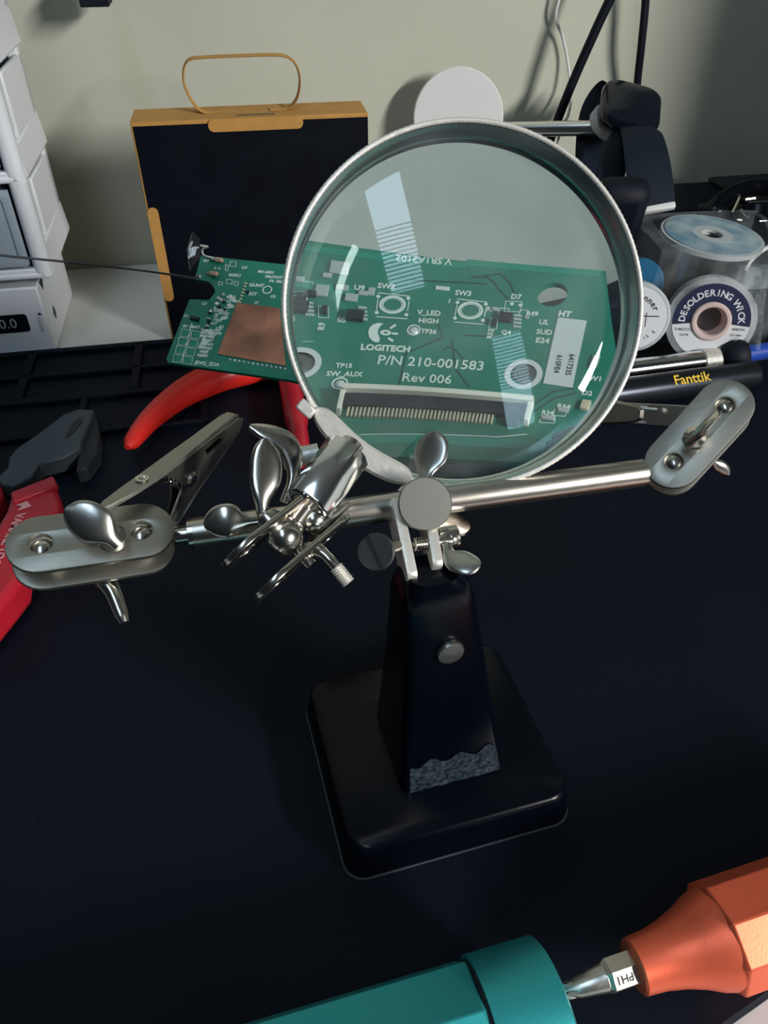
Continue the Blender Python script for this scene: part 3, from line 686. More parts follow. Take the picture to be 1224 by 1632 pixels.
# slotted screw head facing the viewer
sh = P(598, 880, 17.5); shn = (CAM-sh).normalized() + V((-.22,0,-.05)); shn.normalize()
ms = fr(sh, shn, P(640,868,17.5)-sh)
ob = B().lathe([(.15,-.22),(.40,-.2),(.435,-.14),(.435,-.03),(.41,0),(.0005,0)], ms, 40).build('slotted_screw', M['darkscrew'], hh)
B().box(ms @ Matrix.Rotation(R(8),4,'Z') @ Matrix.Translation((-.02,0,.0)), .1, .80, .012).build('slot', M['chip'], ob)
B().tube([sh - shn*.2, P(650, 868, 18.5)], .15, 14).build('screw_shank', M['rod'], hh)
# cross disc holding the main rod
RL, RR = G(292, 852, 10.3), G(1036, 752, 10.3)
rdir = (RR-RL).normalized()
B().tube([RL+rdir*.25, RR-rdir*.2], .365, 28).build('main_rod', M['rod'], hh)
B().lathe([(.15,-.5),(.22,-.42),(.22,-.15),(.37,-.12),(.37,.0)], fr(RL+rdir*.25, rdir), 24).build('rod_tip', M['nickel'], hh)
B().lathe([(.2,0),(.33,.1),(.2,.25),(.16,.45)], fr(RR-rdir*.25, rdir), 24).build('rod_tip', M['nickel'], hh)
dc = P(678, 803, 18.25); dn = (CAM-dc).normalized()+V((.12,0,.0)); dn.normalize()
md_ = fr(dc, dn)
B().lathe([(.3,-1.6),(.645,-1.55),(.645,-1.2),(.33,-1.15),(.33,-.34),(.62,-.3),(.645,-.25),(.645,-.03),(.615,0),(.0005,0)], md_, 56).build('clamp_disc', M['plate'], hh)
# wing nuts
def wingset(name, o, axis, wd_, s=1.0, m='wing', wings=(1,-1), flare=.55, tilt=0, hub=True, L=1.25, parent=None, ww=.42):
    axis = V(axis).normalized(); wd_ = V(wd_); wd_ = (wd_-axis*wd_.dot(axis)).normalized(); thk = axis.cross(wd_)
    b = B()
    if hub: b.lathe([(.30*s,0),(.34*s,.05*s),(.30*s,.3*s),(.2*s,.42*s),(.09*s,.45*s)], fr(o, axis, wd_), 24)
    for sg in wings:
        k = 14; pts = []; ra = []; rb = []
        for i in range(k+1):
            t = i/k; out_ = .12+ (1-flare*.45)*L*t; up = .15+flare*L*t*t*.95+.12*t
            pts.append(V(o) + (wd_*sg*out_ + axis*up)*s)
            ra.append((.16+ (ww-.12)*sin(min(t*1.25,1)*pi/2)*(1 if t < .72 else math.sqrt(max(1-((t-.72)/.29)**2, .02))))*s); rb.append((.13-.06*t)*s)
        # width lies in the plane of spine and axis
        rings = []
        for i in range(k+1):
            tt = (pts[min(i+1,k)]-pts[max(i-1,0)]).normalized(); u = (axis - tt*axis.dot(tt)).normalized(); v = thk
            rings.append([pts[i] + u*(ra[i]*cos(2*pi*j/16)) + v*(rb[i]*sin(2*pi*j/16)) for j in range(16)])
        b.loft(rings)
    return b.build(name, M[m], parent if parent is not None else hh, smooth=50)
def wing1(name, pts, wid, ra, rb, m='wing', n=7):    # one free-standing wing through given points
    pp_ = bez(pts, n); k = len(pp_)-1
    rr = [ra*(.40+.60*(.5-.5*cos(pi*min(1,max(0,(i/k-.12)/.5)))))*(1 if i/k < .68 else math.sqrt(max(.02, 1-((i/k-.68)/.33)**2))) for i in range(k+1)]
    return B().tube(pp_, rr, 16, wid=wid, aspect=[rb*(1-.35*i/k) for i in range(k+1)]).build(name, M[m], hh, smooth=50)
wing1('wing_nut', [P(676,775,19.2), P(680,748,19.4), P(687,720,19.5), P(693,688,19.6)], V((1,-.3,.3)), .46, .1)
bn_ = wingset('wing_nut', P(714,860,18.7), sxv, Z*-1, .62, wings=(), hub=True)
wing1('wing_nut', [P(712,868,18.4), P(718,885,18.2), P(738,897,18.0), P(766,902,17.9)], Fw*.6+Up*.7, .34, .11)
B().lathe([(.28,-.12),(.30,0),(.30,.35),(.2,.4)], fr(P(706,858,18.8), sxv), 24).build('bolt_nut', M['nickel'], hh)
B().lathe([(.5,-.06),(.52,0),(.5,.06),(.01,.06)], fr(P(718,833,19.2), sxv*.3+Z), 28).build('washer', M['nickel'], hh)
# double plate clamps
def plates(cA, ldir, nrm, L=3.5, W=1.35, gap=.75, holes=True, t=.14, balls=(1,-1), m='plate'):
    ldir = V(ldir); mm = frx(cA, ldir, nrm)
    def stad(): return arc(L/2-W/2, 0, W/2, -pi/2, pi/2, 14) + arc(-L/2+W/2, 0, W/2, pi/2, 1.5*pi, 14)
    hs = [circ(L/2-W/2-.02, 0, .27), circ(-L/2+W/2+.02, 0, .27)]
    for off in (0, -gap):
        B().outline([stad()]+hs, t, mm @ Matrix.Translation((0,0,off)), .025).build('clamp_plate', M[m], hh)
    for sg in balls:
        B().ball(mm @ Matrix.Translation((sg*(L/2-W/2-.02), 0, -gap/2)), .385, 28).build('joint_ball', M['nickel'], hh)
    B().cyl(mm, .14, -gap-.25, .2, 16).build('clamp_bolt', M['nickel'], hh)
    return mm
# left clamp, seen nearly face on
LC = P(147, 857, 17.1)
ln_ = (CAM-LC).normalized()*.9 + Up*.55; 
lm = plates(LC, P(232,845,17.6)-P(60,868,16.9), ln_, gap=.8)
wing1('wing_nut', [P(188,868,16.6), P(170,852,16.45), P(146,834,16.35), P(105,812,16.3)], Up*.9+V((.35,0,0)), .44, .13)
B().lathe([(.28,0),(.26,.3),(.14,.45)], fr(P(180,862,17.0), ln_), 20).build('bolt_nut', M['nickel'], hh)
B().tube(bez([P(150,900,18.0), P(168,926,17.9), P(180,945,17.8), P(190,970,17.7), P(199,993,17.6)], 6), [.12,.2,.24,.24,.22,.2,.19,.18,.17,.12], 18).build('wing_bolt', M['nickel'], hh)
B().lathe([(.17,0),(.17,.35),(.10,.4)], fr(P(160,905,17.9), -ln_), 20).build('bolt_nut', M['nickel'], hh)
# right clamp
RC = P(1114, 692, 19.85); rn_ = (CAM-RC).normalized()*.95 + V((-.12,0,.22))
rm = plates(RC, P(1152,652,19.85)-P(1076,735,19.85), rn_, L=3.35, gap=.62)
wing1('wing_nut', [P(1096,708,19.45), P(1112,693,19.15), P(1130,673,18.95), P(1146,657,18.9)], -Fw, .34, .13, m='nickel')
B().lathe([(.30,-.05),(.28,.2),(.14,.35)], fr(P(1108,698,19.8), rn_), 20).build('bolt_nut', M['nickel'], hh)
wing1('wing_bolt', [P(1120,715,21.2), P(1135,735,21.5), P(1148,745,21.6), P(1160,755,21.7)], X, .2, .15)
# magnifier clamp, edge on
eA0, eA1 = P(372,888,15.9), P(520,770,18.0)
eD = (eA1-eA0).normalized()
cA = P(436, 838, 16.9); cBx = P(492, 880, 17.0)
en = (cA-cBx); en = (en - eD*en.dot(eD)).normalized(); gapE = (cA-cBx).dot(en)
plates(cA, eD, en, L=3.1, W=1.25, gap=gapE, m='nickel', balls=(1,))
B().ball(fr(P(453,856,16.7), en), .42, 28).build('joint_ball', M['nickel'], hh)
wing1('wing_nut', [P(418,822,16.9), P(418,790,16.9), P(424,750,17.0), P(422,700,17.1)], V((.9,0,.1))+Fw*.4, .36, .12, m='nickel')
wing1('wing_nut', [P(410,830,16.8), P(385,832,16.7), P(360,830,16.6), P(326,836,16.6)], Up, .37, .12, m='nickel')
wing1('wing_nut', [P(452,800,17.9), P(468,752,18.0), P(455,705,18.0), P(398,680,17.9)], V((.8,0,.3))+Fw*.5, .27, .12, m='nickel')
B().tube([P(450,733,18.3), P(508,722,18.4)], .24, 18).build('clamp_screw', M['bright'], hh)
B().lathe([(.32,-.1),(.32,.1),(.26,.3),(.12,.4)], fr(cA, en), 24).build('bolt_nut', M['nickel'], hh)
B().tube(bez([P(488,878,17.0), P(505,876,16.9), P(523,890,16.8), P(536,905,16.8)], 6), [.2,.2,.2,.19,.18,.17,.17,.16,.15,.14,.13,.13,.13,.13,.13,.13,.13,.13,.13], 14).build('wing_bolt', M['nickel'], hh)
kb = B(); p0, p1 = P(535,903,16.8), P(556,929,16.8)
kb.tube([p0+(p1-p0)*(i/16) for i in range(17)], [.13+.035*(i%2) for i in range(17)], 14); kb.build('threaded_tip', M['bright'], hh)
B().lathe([(.01,-.05),(.62,-.05),(.66,0),(.62,.06),(.01,.06)], fr(P(526,832,17.8), en, eD), 32).build('washer', M['plate'], hh)
# hex sleeve and neck up to the magnifier
h0, h1 = P(490,806,17.3), P(553,720,18.0); hd = (h1-h0).normalized(); hm = fr(h0, hd, en)
hL = (h1-h0).length
sl = [(.56*cos(2*pi*j/12+.26)*(1 if j%2 else .96), .56*sin(2*pi*j/12+.26)*(1 if j%2 else .96)) for j in range(12)]
B().outline([sl, circ(0,0,.4,24)], hL, hm @ Matrix.Translation((0,0,hL/2)), .03).build('hex_sleeve', M['chrome'], hh)
B().lathe([(.24,-1.0),(.28,-.55),(.22,-.5),(.22,-.1),(.36,0),(.36,.4),(.3,.6),(.3,hL+.25)], hm, 28).build('sleeve_neck', M['nickel'], hh)
# ------------------------------------------------------------------ magnifier
LCn = P(733, 498, 19.7)
toC = (CAM-LCn).normalized()
ln = (toC + Up*.15 + X*.13).normalized()
LM = fr(LCn, ln, X)
RR_ = 4.37
mg = B().lathe([(RR_-.02,.72),(RR_+.05,.77),(RR_+.09,.72),(RR_+.07,.60),(RR_+.04,-.42),(RR_+.0,-.5),(RR_-.16,-.5),(RR_-.05,-.36),(RR_-.03,.5)], LM, 160, closed=True).build('magnifier_rim', M['ring'], hh, smooth=50)
kn = B(); nk = 420                     # rolled bead on the front of the rim
ringp = [[LM @ V(((RR_+.05+(.062+(.012 if i%2 else 0))*cos(2*pi*j/8))*cos(2*pi*i/nk), (RR_+.05+(.062+(.012 if i%2 else 0))*cos(2*pi*j/8))*sin(2*pi*i/nk), .75+.062*sin(2*pi*j/8))) for j in range(8)] for i in range(nk)]
kn.loft(ringp, False, None, True); kn.build('rolled_bead', M['bright'], mg, smooth=60)
RC_ = 16.2; ra_ = RR_-.05; sag = RC_-math.sqrt(RC_**2-ra_**2); he = .13
pf_ = []
nn = 40
for i in range(nn+1):
    r = max(ra_*i/nn, .0008); pf_.append((r, he+ sag-(RC_-math.sqrt(RC_**2-r*r))))
for i in range(nn, -1, -1):
    r = max(ra_*i/nn, .0008); pf_.append((r, -he-sag+(RC_-math.sqrt(RC_**2-r*r))))
gl = B().lathe(pf_, LM @ Matrix.Translation((0,0,-.16)), 128).build('lens', M['lens'], mg, smooth=40)
tag(gl, 'clear convex glass')
# clamp band on the lower left of the rim
def rimang(px, py):
    q = LM.inverted() @ PL(px, py, LCn+ln*.8, ln); return math.atan2(q.y, q.x)
a0, a1 = rimang(500, 655), rimang(655, 765)
if a1 < a0: a1 += 2*pi
cb_ = B(); rg = []
nb = 48
for i in range(nb+1):
    a = a0+(a1-a0)*i/nb; wv = .15*math.sqrt(max(.05, 1-abs(2*i/nb-1)**6)); rg.append([LM @ V(((RR_+.02+x*wv/.15)*cos(a), (RR_+.02+x*wv/.15)*sin(a), z)) for x, z in ((-.30,.86),(-.22,.95),(.22,.93),(.30,.84),(.2,-.6),(.06,-.62),(-.2,.78))])
cb_.loft(rg); cb_.build('rim_clamp_band', M['bright'], mg, smooth=35)
B().box(fr(P(489,652,19.0), ln, P(500,640,19)-P(489,652,19)), .3, .45, .8).build('band_lug', M['bright'], mg, bevel=.05)
# ------------------------------------------------------------------ alligator clips
def clip(nose, tail, zh, s=1.0, side='left'):
    m_ = frx(nose, tail-nose, zh); L = (tail-nose).length
    k = L/5.0; Sx = Matrix.Diagonal((k, k, k, 1)); m_ = m_ @ Sx
    up = B()
    # top strip of the upper jaw (curved along x), width tapers to the nose
    prof = [(0,.12,.12),(.15,.24,.17),(1.2,.42,.22),(2.4,.62,.27),(3.4,.80,.27),(4.2,.98,.24),(4.9,1.15,.16),(5.05,1.18,.08)]
    rings = [[(x, y, z+dz) for y, dz in ((-w,0),(-w*.8,.07),(w*.8,.07),(w,0),(w*.9,-.03),(-w*.9,-.03))] for x, z, w in prof]
    up.loft([[V(p) for p in r] for r in rings]); up.v = [m_ @ v for v in up.v]
    side_ = [(.0,.10),(.2,.24),(1.2,.42),(2.4,.62),(3.3,.78),(3.0,.45),(2.85,.1),(2.6,-.22),(2.3,-.22),(2.0,.05),(1.0,-.02),(.1,-.02)]
    for y in (-.24,.24):
        up.outline([side_, [(1.0,.12),(1.7,.16),(1.75,.36),(1.1,.27)]], .05, m_ @ Matrix.Translation((0,y,0)) @ Matrix.Rotation(pi/2,4,'X'))
    u = up.build('clip_jaw', M['plate'], hh, smooth=40)
    lo = B()
    prof = [(0,-.12,.12),(.15,-.24,.17),(1.2,-.40,.22),(2.4,-.60,.24),(3.3,-.85,.24),(4.1,-1.1,.24),(4.7,-1.25,.2)]
    lo.loft([[m_ @ V((x, y, z-dz)) for y, dz in ((-w,0),(-w*.8,.06),(w*.8,.06),(w,0),(w*.9,-.03),(-w*.9,-.03))] for x, z, w in prof])
    lside = [(.0,-.1),(.2,-.24),(1.2,-.40),(2.4,-.60),(3.3,-.82),(2.9,-.4),(2.75,.1),(2.55,.22),(2.2,.2),(2.0,-.05),(1.0,-.0),(.1,-.0)]
    for y in (-.17,.17): lo.outline([lside], .05, m_ @ Matrix.Translation((0,y,0)) @ Matrix.Rotation(pi/2,4,'X'))
    lo.build('lower_jaw', M['dull'], u, smooth=40)
    for sg in (-1, 1): B().lathe([(.2,-.05),(.2,.03),(.12,.09),(.001,.1)], m_ @ Matrix.Translation((2.5,.27*sg,0)) @ Matrix.Rotation(-sg*pi/2,4,'X'), 20).build('pivot_rivet', M['nickel'], u)
    B().cyl(m_ @ Matrix.Translation((2.5,-.27,0)) @ Matrix.Rotation(pi/2,4,'X'), .08, -.6, .02, 14).build('pivot_pin', M['dull'], u)
    spn = B(); pts = []
    for i in range(70):
        a = i/70*2*pi*3.5; pts.append(m_ @ V((2.65+.2*cos(a), -.14+.28*i/70, .02+.2*sin(a))))
    pts = [m_ @ V((3.6,-.12,.72))]+pts+[m_ @ V((3.6,.12,-.8))]
    spn.tube(pts, .035*k, 8); spn.build('spring', M['nickel'], u)
    # dimple on the top strip and loose bright crimp at the tail
    B().lathe([(.12,-.02),(.16,.03),(.08,.03),(.06,-.05)], m_ @ Matrix.Translation((3.75,0,.96)) @ Matrix.Rotation(R(-13),4,'Y'), 20).build('dimple', M['nickel'], u)
    return m_
clip(P(376,668,20.6), P(190,866,17.5), Up*.75-Fw*.65)
tl = P(1090, 664, 20.9)
B().tube([tl, P(1120,668,20.7)], .2, 14).build('clip_stem', M['nickel'], hh)
# ------------------------------------------------------------------ circuit board
bu = V((.194,0,0)) + Up*.898 + Fw*.396; bu.normalize()
br = V((1,0,0)) - Up*.132 - Fw*.19; br = (br-bu*br.dot(bu)).normalized()
bnn = br.cross(bu)
if bnn.dot(CAM-P(570,540,29)) < 0: bnn = -bnn
BO = P(570, 540, 29.0)
BM = Matrix((br, bu, bnn)).transposed().to_4x4(); BM.translation = BO
if BM.determinant() < 0: print('BOARD FRAME MIRRORED')
MAG, MAGY, MCX, MCY = 1.72, 1.57, 734, 498
def bmap(px, py, inside=None):
    if inside: px, py = MCX+(px-MCX)/MAG, MCY+(py-MCY)/MAGY
    q = BM.inverted() @ PL(px, py, BO, bnn); return q.x, q.y
def I(px, py): return bmap(px, py, True)
def O(px, py): return bmap(px, py)
pb = empty('circuit_board', BO); tag(pb, 'green circuit board with white lettering and a copper square, held behind the magnifier', 'circuit board')
ho = O(322, 406)
rt = I(958, 452); rb_ = I(925, 750)
outl = [O(320,407), I(735,431), I(958,450), I(985,600), I(930,760)] 
outl = [O(320,407), O(450,421), I(735,430), I(950,447), I(985,560), I(955,700), I(900,752), I(740,742), I(560,726), O(459,605), O(268,578), O(265,572), O(302,477), O(333,478), O(343,466), O(340,455), O(330,448), O(310,445), O(314,432)]
hole1 = [ (lambda c: (c[0]+.32*cos(a), c[1]+.32*sin(a)))(I(875,478)) for a in [2*pi*i/24 for i in range(24)] ]
scw = [ (lambda c: (c[0]+.36*cos(a), c[1]+.36*sin(a)))(I(843,596)) for a in [2*pi*i/24 for i in range(24)] ]
scl = [ (lambda c: (c[0]+.36*cos(a), c[1]+.36*sin(a)))(I(478,571)) for a in [2*pi*i/24 for i in range(24)] ]
T_ = .16
B().outline([outl, hole1, scw, scl], T_, BM @ Matrix.Translation((0,0,-T_/2))).build('board', M['pcb'], pb)
silk = B(); dtr = B(); comp = []
PXI = 1226/29*1.65; PXO = 1226/29
def bt_(q, z=.012, rot=0): return BM @ Matrix.Translation((q[0], q[1], z)) @ Matrix.Rotation(R(rot), 4, 'Z')
def T(txt, px, py, h, ins=True, rot=0, bold=.006, sx=1.0, sp=1.0): # h = cap height in photo pixels
    q = I(px, py) if ins else O(px, py); silk.text(txt, h*(1 if ins else 1.2)/(PXI if ins else PXO)/.70, bt_(q, .01, rot), .008, bold=bold*(.8 if ins else .9), sx=sx, spacing=sp)
def line(pts, w, ins=True, b=None, z=.008, closed=False):
    b = b or silk; q = [(I if ins else O)(*p) for p in pts]
    if closed: q.append(q[0])
    for (x0,y0),(x1,y1) in zip(q, q[1:]):
        L = math.hypot(x1-x0, y1-y0); b.box(bt_(((x0+x1)/2, (y0+y1)/2), z, math.degrees(math.atan2(y1-y0, x1-x0))), L+w*.6, w, .008)
def ringp_(px, py, ro, ri, ins=True, b=None, z=.008, ey=1.0):
    b = b or silk; q = (I if ins else O)(px, py); s_ = PXI if ins else PXO
    b.outline([[(ro/s_*x, ro/s_*y*ey) for x, y in circ(0,0,1,32)]]+([[(ri/s_*x, ri/s_*y*ey) for x, y in circ(0,0,1,32)]] if ri else []), .008, bt_(q, z))
T('V SR1A2102', 672, 428, 11, rot=180, sx=1.05); T('SW2', 613, 464, 9); T('SW3', 733, 475, 9); T('V_LED', 678, 503, 9); T('HIGH', 677, 515, 9); T('TP36', 677, 531, 8)
T('LOGITECH', 607, 555, 11, bold=.012); T('P/N 210-001583', 681, 580, 18, sx=.99, bold=.004); T('Rev 006', 673, 605, 17, bold=.004)
T('TP15', 541, 579, 8); T('SW_AUX', 541, 592, 9); T('D7', 818, 481, 9); T('R55', 781, 499, 8); T('R49', 846, 506, 8); T('Q4', 805, 534, 8); T('R52', 779, 536, 8, rot=90)
T('HT', 898, 507, 10, bold=.012); T('E24', 866, 547, 10); T('SUD', 868, 534, 9); T('SW1', 956, 606, 9); T('D2', 948, 630, 9); T('R64', 911, 653, 9); T('R34', 884, 664, 8)
T('05', 543, 511, 9); T('06', 474, 507, 9); T('R9', 514, 519, 9, rot=90); T('1', 711, 486, 8); T('U9', 573, 466, 9)
T('UL', 866, 519, 9)
# emblem: ball, eye and three rays
def ipoly(pts, z=.01): 
    q = [I(*p) for p in pts]; c = q[0]; silk.outline([q], .008, BM @ Matrix.Translation((0,0,z)))
ipoly([(605,517.5),(597,516.5),(589,518.5),(583.5,523.5),(581,530),(582,537),(586,542.5),(592,545.5),(597,544.5),(598.5,540.5),(597,535),(595.5,530),(597.5,524),(601,520)])
ringp_(608, 531, 8.5, 3.2, ey=.62)
ipoly([(614,524),(624,518),(625,521),(616,526)]); ipoly([(618,531),(628,532),(627,535),(618,534)]); ipoly([(612,538),(620,542),(618,546),(611,541)])
# switch footprints
for cx_, cy_ in ((621, 490), (745, 500)):
    ringp_(cx_, cy_, 20, 16, ey=.86); ringp_(cx_, cy_, 15, 13.5, ey=.86)
    line([(cx_-21,cy_-17),(cx_+26,cy_-12)], .02); line([(cx_-26,cy_+17),(cx_+22,cy_+21)], .02)
    line([(cx_-22,cy_-8),(cx_-25,cy_+8)], .02); line([(cx_+26,cy_-5),(cx_+23,cy_+9)], .02)
    for dx, dy in ((-21,-12),(25,-9),(-25,11),(21,15)): ringp_(cx_+dx, cy_+dy, 3, 0)
ringp_(653, 528, 10.5, 8.5); ringp_(533, 606, 12, 9.5)
for px, py, w_, h_ in ((700, 468, 22, 7),): 
    q = I(px, py); B().box(bt_(q, .02, -2), w_/PXI, h_/PXI, .03).build('jumper', M['paper'], pb, bevel=.01)
for px, py in ((653, 529), (533, 607)):
    B().ball(bt_(I(px, py), .0), 7.5/PXI, 18, .5).build('test_point', M['solder'], pb)
# footprints around D7/Q4
for x0,y0,x1,y1 in ((802,487,828,502),(793,497,808,506),(826,500,838,510),(778,512,790,528),(896,657,916,668),(873,668,898,680),(464,457,510,475),(513,490,526,506),(462,470,500,486)):
    line([(x0,y0),(x1,y0+1),(x1-1,y1+1),(x0-2,y1)], .014, closed=True)
line([(486,540),(500,540)], .01)
for px, py in ((812,491),(826,493)): ringp_(px, py, 3, 0)
for (px, py, w_, h_, ins) in ((803,513,20,16,1),(488,493,22,20,1),(563,507,26,18,1),(505,476,14,8,1),(785,520,6,12,1),(520,498,8,13,1),(492,480,10,5,1)):
    q = I(px, py); B().box(bt_(q, .06, -3), w_/PXI, h_/PXI, .12).build('chip', M['chip'], pb, bevel=.015)
for bx_, by_, n_ in ((499,489,4),(574,497,4),(822,512,4)):
    for k in range(n_): q = I(bx_+1, by_+k*5.5-2); B().box(bt_(q, .03, -3), 12/PXI, 2.6/PXI, .05).build('chip_pin', M['solder'], pb)
for px, py, w_, h_ in ((492,455,16,9),(520,470,18,20),(548,440,26,22),(560,480,18,14),(578,474,14,8),(548,466,18,10),(530,450,12,8),(590,472,10,14),(475,463,12,8)):
    q = I(px, py); B().box(bt_(q, .025, -3), w_/PXI, h_/PXI, .05).build('surface_part', M['grey'], pb, bevel=.012)
# darker and lighter traces in the mask
for pts in ([(745,452),(770,452),(782,460),(790,470),(806,484)], [(765,450),(792,448),(808,462),(815,476)], [(690,512),(700,540),(635,565)], [(860,650),(890,628),(925,622)], [(855,665),(895,638),(930,630)], [(640,565),(618,640)], [(715,545),(722,590),(745,620)], [(655,455),(700,458),(745,460),(770,462)], [(700,560),(708,555),(722,560),(735,575)], [(735,537),(790,540)]):
    line(pts, .035, b=dtr, z=.004)
dtr.build('trace', M['dtrace'], pb)
tr = B()
line([(740,432),(940,450)], .16, b=tr, z=.003); line([(470,412),(735,436)], .14, b=tr, z=.003); line([(470,455),(560,470)], .22, b=tr, z=.003); line([(555,696),(880,722)], .26, b=tr, z=.003)
tr.build('ground_strip', M['trace'], pb)
line([(560,690),(735,701),(800,705),(850,700)], .022)
# screw holes with white annulus and screw heads
for px, py in ((478, 571), (838, 600)):
    an = B(); ringp_(px, py, 30, 21, b=an, z=.01); an.build('mounting_ring', M['paper'], pb)
for px, py in ((478,571),(843,597)):
    q = I(px, py); B().lathe([(.30,-.12),(.30,-.03),(.2,.0),(.06,.0),(.05,-.05)], bt_(q, .0), 28).build('screw_head', M['dull'], pb)
# sticker (square code left out)
st = B(); q = [I(*p) for p in ((888,512),(934,517),(923,622),(873,615))]; st.outline([q], .012, BM @ Matrix.Translation((0,0,.012)))
so = st.build('sticker', M['paper'], pb)
tx = B(); tx.text('6417335', .145*1.2, bt_(I(915,585), .022, -88), .006, bold=.003); tx.text('610FE4', .145*1.2, bt_(I(895,584), .022, -88), .006, bold=.003); tx.build('lettering', M['ink'], so)
# ribbon connector
cnB = B()
p_tl, p_tr = I(537,620), I(860,650)
def along(t, dy, z=0): # t 0..1 along the connector, dy in local board-up
    x = p_tl[0]+(p_tr[0]-p_tl[0])*t; y = p_tl[1]+(p_tr[1]-p_tl[1])*t; return (x, y+dy)
ca = math.degrees(math.atan2(p_tr[1]-p_tl[1], p_tr[0]-p_tl[0])); cL = math.hypot(p_tr[0]-p_tl[0], p_tr[1]-p_tl[1])
def cbox(t, dy, w_, h_, z0, z1, m, name, parent, bev=.01): return B().box(BM @ Matrix.Translation((*along(t, dy), (z0+z1)/2)) @ Matrix.Rotation(R(ca),4,'Z'), w_, h_, z1-z0).build(name, m, parent, bevel=bev)
con = cbox(.5, -.06, cL, .14, 0, .30, M['cream'], 'connector', pb)
cbox(.5, -.30, cL-.15, .34, 0, .16, M['chip'], 'slot', con)
cbox(.0, -.34, .10, .62, 0, .24, M['cream'], 'end_block', con); cbox(.985, -.34, .10, .62, 0, .24, M['cream'], 'end_block', con)
npin = 38; t0p, t1p = .045, .80
for k in range(npin):
    cbox(t0p+(t1p-t0p)*k/(npin-1), -.58, .045, .27, .02, .09, M['gold'], 'pin', con, 0)
cbox(.90, -.5, .35, .4, .0, .12, M['chip'], 'latch', con)
q = I(948, 652); B().box(bt_(q, .05, -4), .2, .26, .1).build('capacitor', M['gold'], pb, bevel=.02)
for px, py, w_, h_ in ((911,660,16,8),(886,674,20,7),(786,500,9,6),(838,512,6,5),(955,580,10,24)):
    q = I(px, py); B().box(bt_(q, .03, -4), w_/PXI, h_/PXI, .06).build('surface_part', M['grey'], pb, bevel=.01)
# --- part outside the lens
q = [O(*p) for p in ((378,484),(446,492),(456,584),(347,565))]
B().outline([q], .03, BM @ Matrix.Translation((0,0,.03))).build('copper_foil', M['copper'], pb)
for k in range(13):
    B().ball(bt_(O(367+k*7.3, 574+k*1.2), .02), .055, 12, 1.0).build('solder_joint', M['solder'], pb)
random.seed(3)
for (txt, px, py, h, r_) in (('D1',329,416,5,0),('U1',390,427,5,0),('G3KU',374,439,5,0),('J2',318,441,5,0),('001-0201',424,434,4.5,0),('PROTO7',436,442,4.5,0),('FV .7M',439,449,4.5,0),('GUNT',409,455,5.5,0),('KIT',403,469,5.5,0),('D1',297,504,4.5,0),('R1 VBAT',305,521,4.5,0),('JEVG_SDA',330,580,5.5,0),('R2 RK PRG',338,531,4,0),('Q1',326,484,4.5,0),('17',408,483,4.5,0),('C3',435,473,4.5,0),('+ +',346,428,5,0)):
    T(txt, px, py, h, False, r_)
ringp_(426, 462, 8.5, 6.8, False); 
for k in range(48):
    t = random.random(); px = 318+random.uniform(0,26)+(1-t)*46; py = 478+t*70-12*(1-t)
    T(random.choice(['R12','C7','L1','10','C21','R3']), px-8, py+6, 4.2, False, random.choice([0,0,90]))
for k in range(6): T(random.choice(['SWDIO','RESET','SPARE','PRGEN','VREF']), 333-k*2, 537+k*6, 4.2, False)
for px, py, w_, h_ in ((372,421,9,9),(362,427,4,10),(366,449,9,8),(352,452,6,6),(377,452,6,7)):
    line([(px-w_/2,py-h_/2),(px+w_/2,py-h_/2+1),(px+w_/2-1,py+h_/2),(px-w_/2-1,py+h_/2-1)], .02, False, closed=True)
line([(306,515),(289,578)], .03, False)
for i in range(4):
    for j in range(2):
        px, py = 297+j*16-i*4.2, 531+i*13.5+j*3
        q = O(px, py); B().box(bt_(q, .012, -14), .26, .26, .012).build('contact_pad', M['trace'], pb)
        line([(px-7,py-7),(px+7,py-5),(px+5,py+6),(px-9,py+5)], .018, False, closed=True)
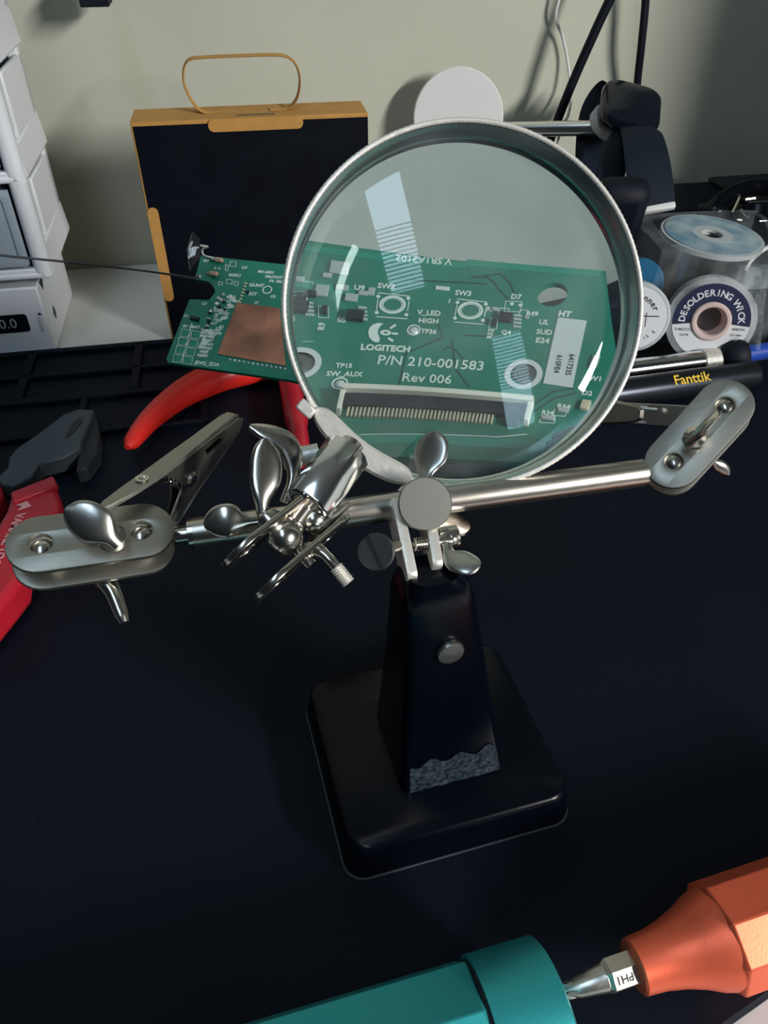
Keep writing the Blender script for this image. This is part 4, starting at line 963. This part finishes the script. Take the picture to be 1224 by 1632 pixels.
for k in range(22):
    t = k/21; px = 322+random.uniform(-4,22)+(1-t)*30; py = 470+t*62
    q = O(px, py); B().box(bt_(q, .03, -14), random.choice([.1,.14]), random.choice([.07,.12]), .05).build('surface_part', M[random.choice(['chip','grey','cream'])], pb)
for k in range(7): q = O(392-k*1.6, 452+k*5); B().box(bt_(q, .02, -14), .1, .06, .04).build('contact_pad', M['gold'], pb)
for px, py, w_, h_ in ((311,509,.36,.16),(395,467,.1,.1)):
    B().box(bt_(O(px,py), .05, -8), w_, h_, .1).build('chip', M['chip'], pb, bevel=.015)
silk.build('silkscreen', M['silk'], pb, weld=False, smooth=0)
# glass diodes and the lever part with its bent lead
for px, py in ((350,417),(342,439)):
    a, b = BM @ V((*O(px-7,py-1),.10)), BM @ V((*O(px+7,py+1),.10))
    B().tube([a, a+(b-a)*.15, a+(b-a)*.85, b], [.05,.10,.10,.05], 12).build('diode', M['resistor'], pb)
    B().tube([a-(b-a)*.3, a], .03, 8).build('diode_lead', M['solder'], pb)
dk0 = BM @ V((*O(343,414),.1))
B().tube(bez([dk0, BM @ V((*O(327,411),.15)), BM @ V((*O(326,404),.25)), P(331,393,30.1), P(316,391,29.8)], 4), .04, 8).build('bent_lead', M['solder'], pb)
swp = B(); swp.outline([[(-.12,-.62),(.22,-.1),(.16,.55),(-.05,.7),(-.22,.1)]], .3, fr(P(309,403,29.3), -Fw+X*.5, X), .03)
swo = swp.build('standing_transistor', M['chip'], pb)
for k in range(3): B().tube([P(301+k*4,412-k*2,29.0), P(304+k*4,398-k*1,29.0), P(310+k*3.5,394,29.0)], .045, 8).build('terminal', M['solder'], swo)
B().tube([P(303,408,29.0), P(302,395,29.0), P(307,383,29.2)], .05, 8).build('terminal', M['solder'], swo)
# long springy wire running off to the left
B().tube(bez([BM @ V((*O(316,440),.05)), P(308,443,29.8), P(240,433,29.0), P(120,419,27.5), P(0,407,26), P(-120,394,24.6)], 6), .04, 8).build('wire_lead', M['wire'], pb)
# right-hand clip behind the lens (its nose bites the lower edge of the board)
noseR = BM @ V((*I(905,735), .0))
clip(noseR, tl, (CAM-noseR).normalized())
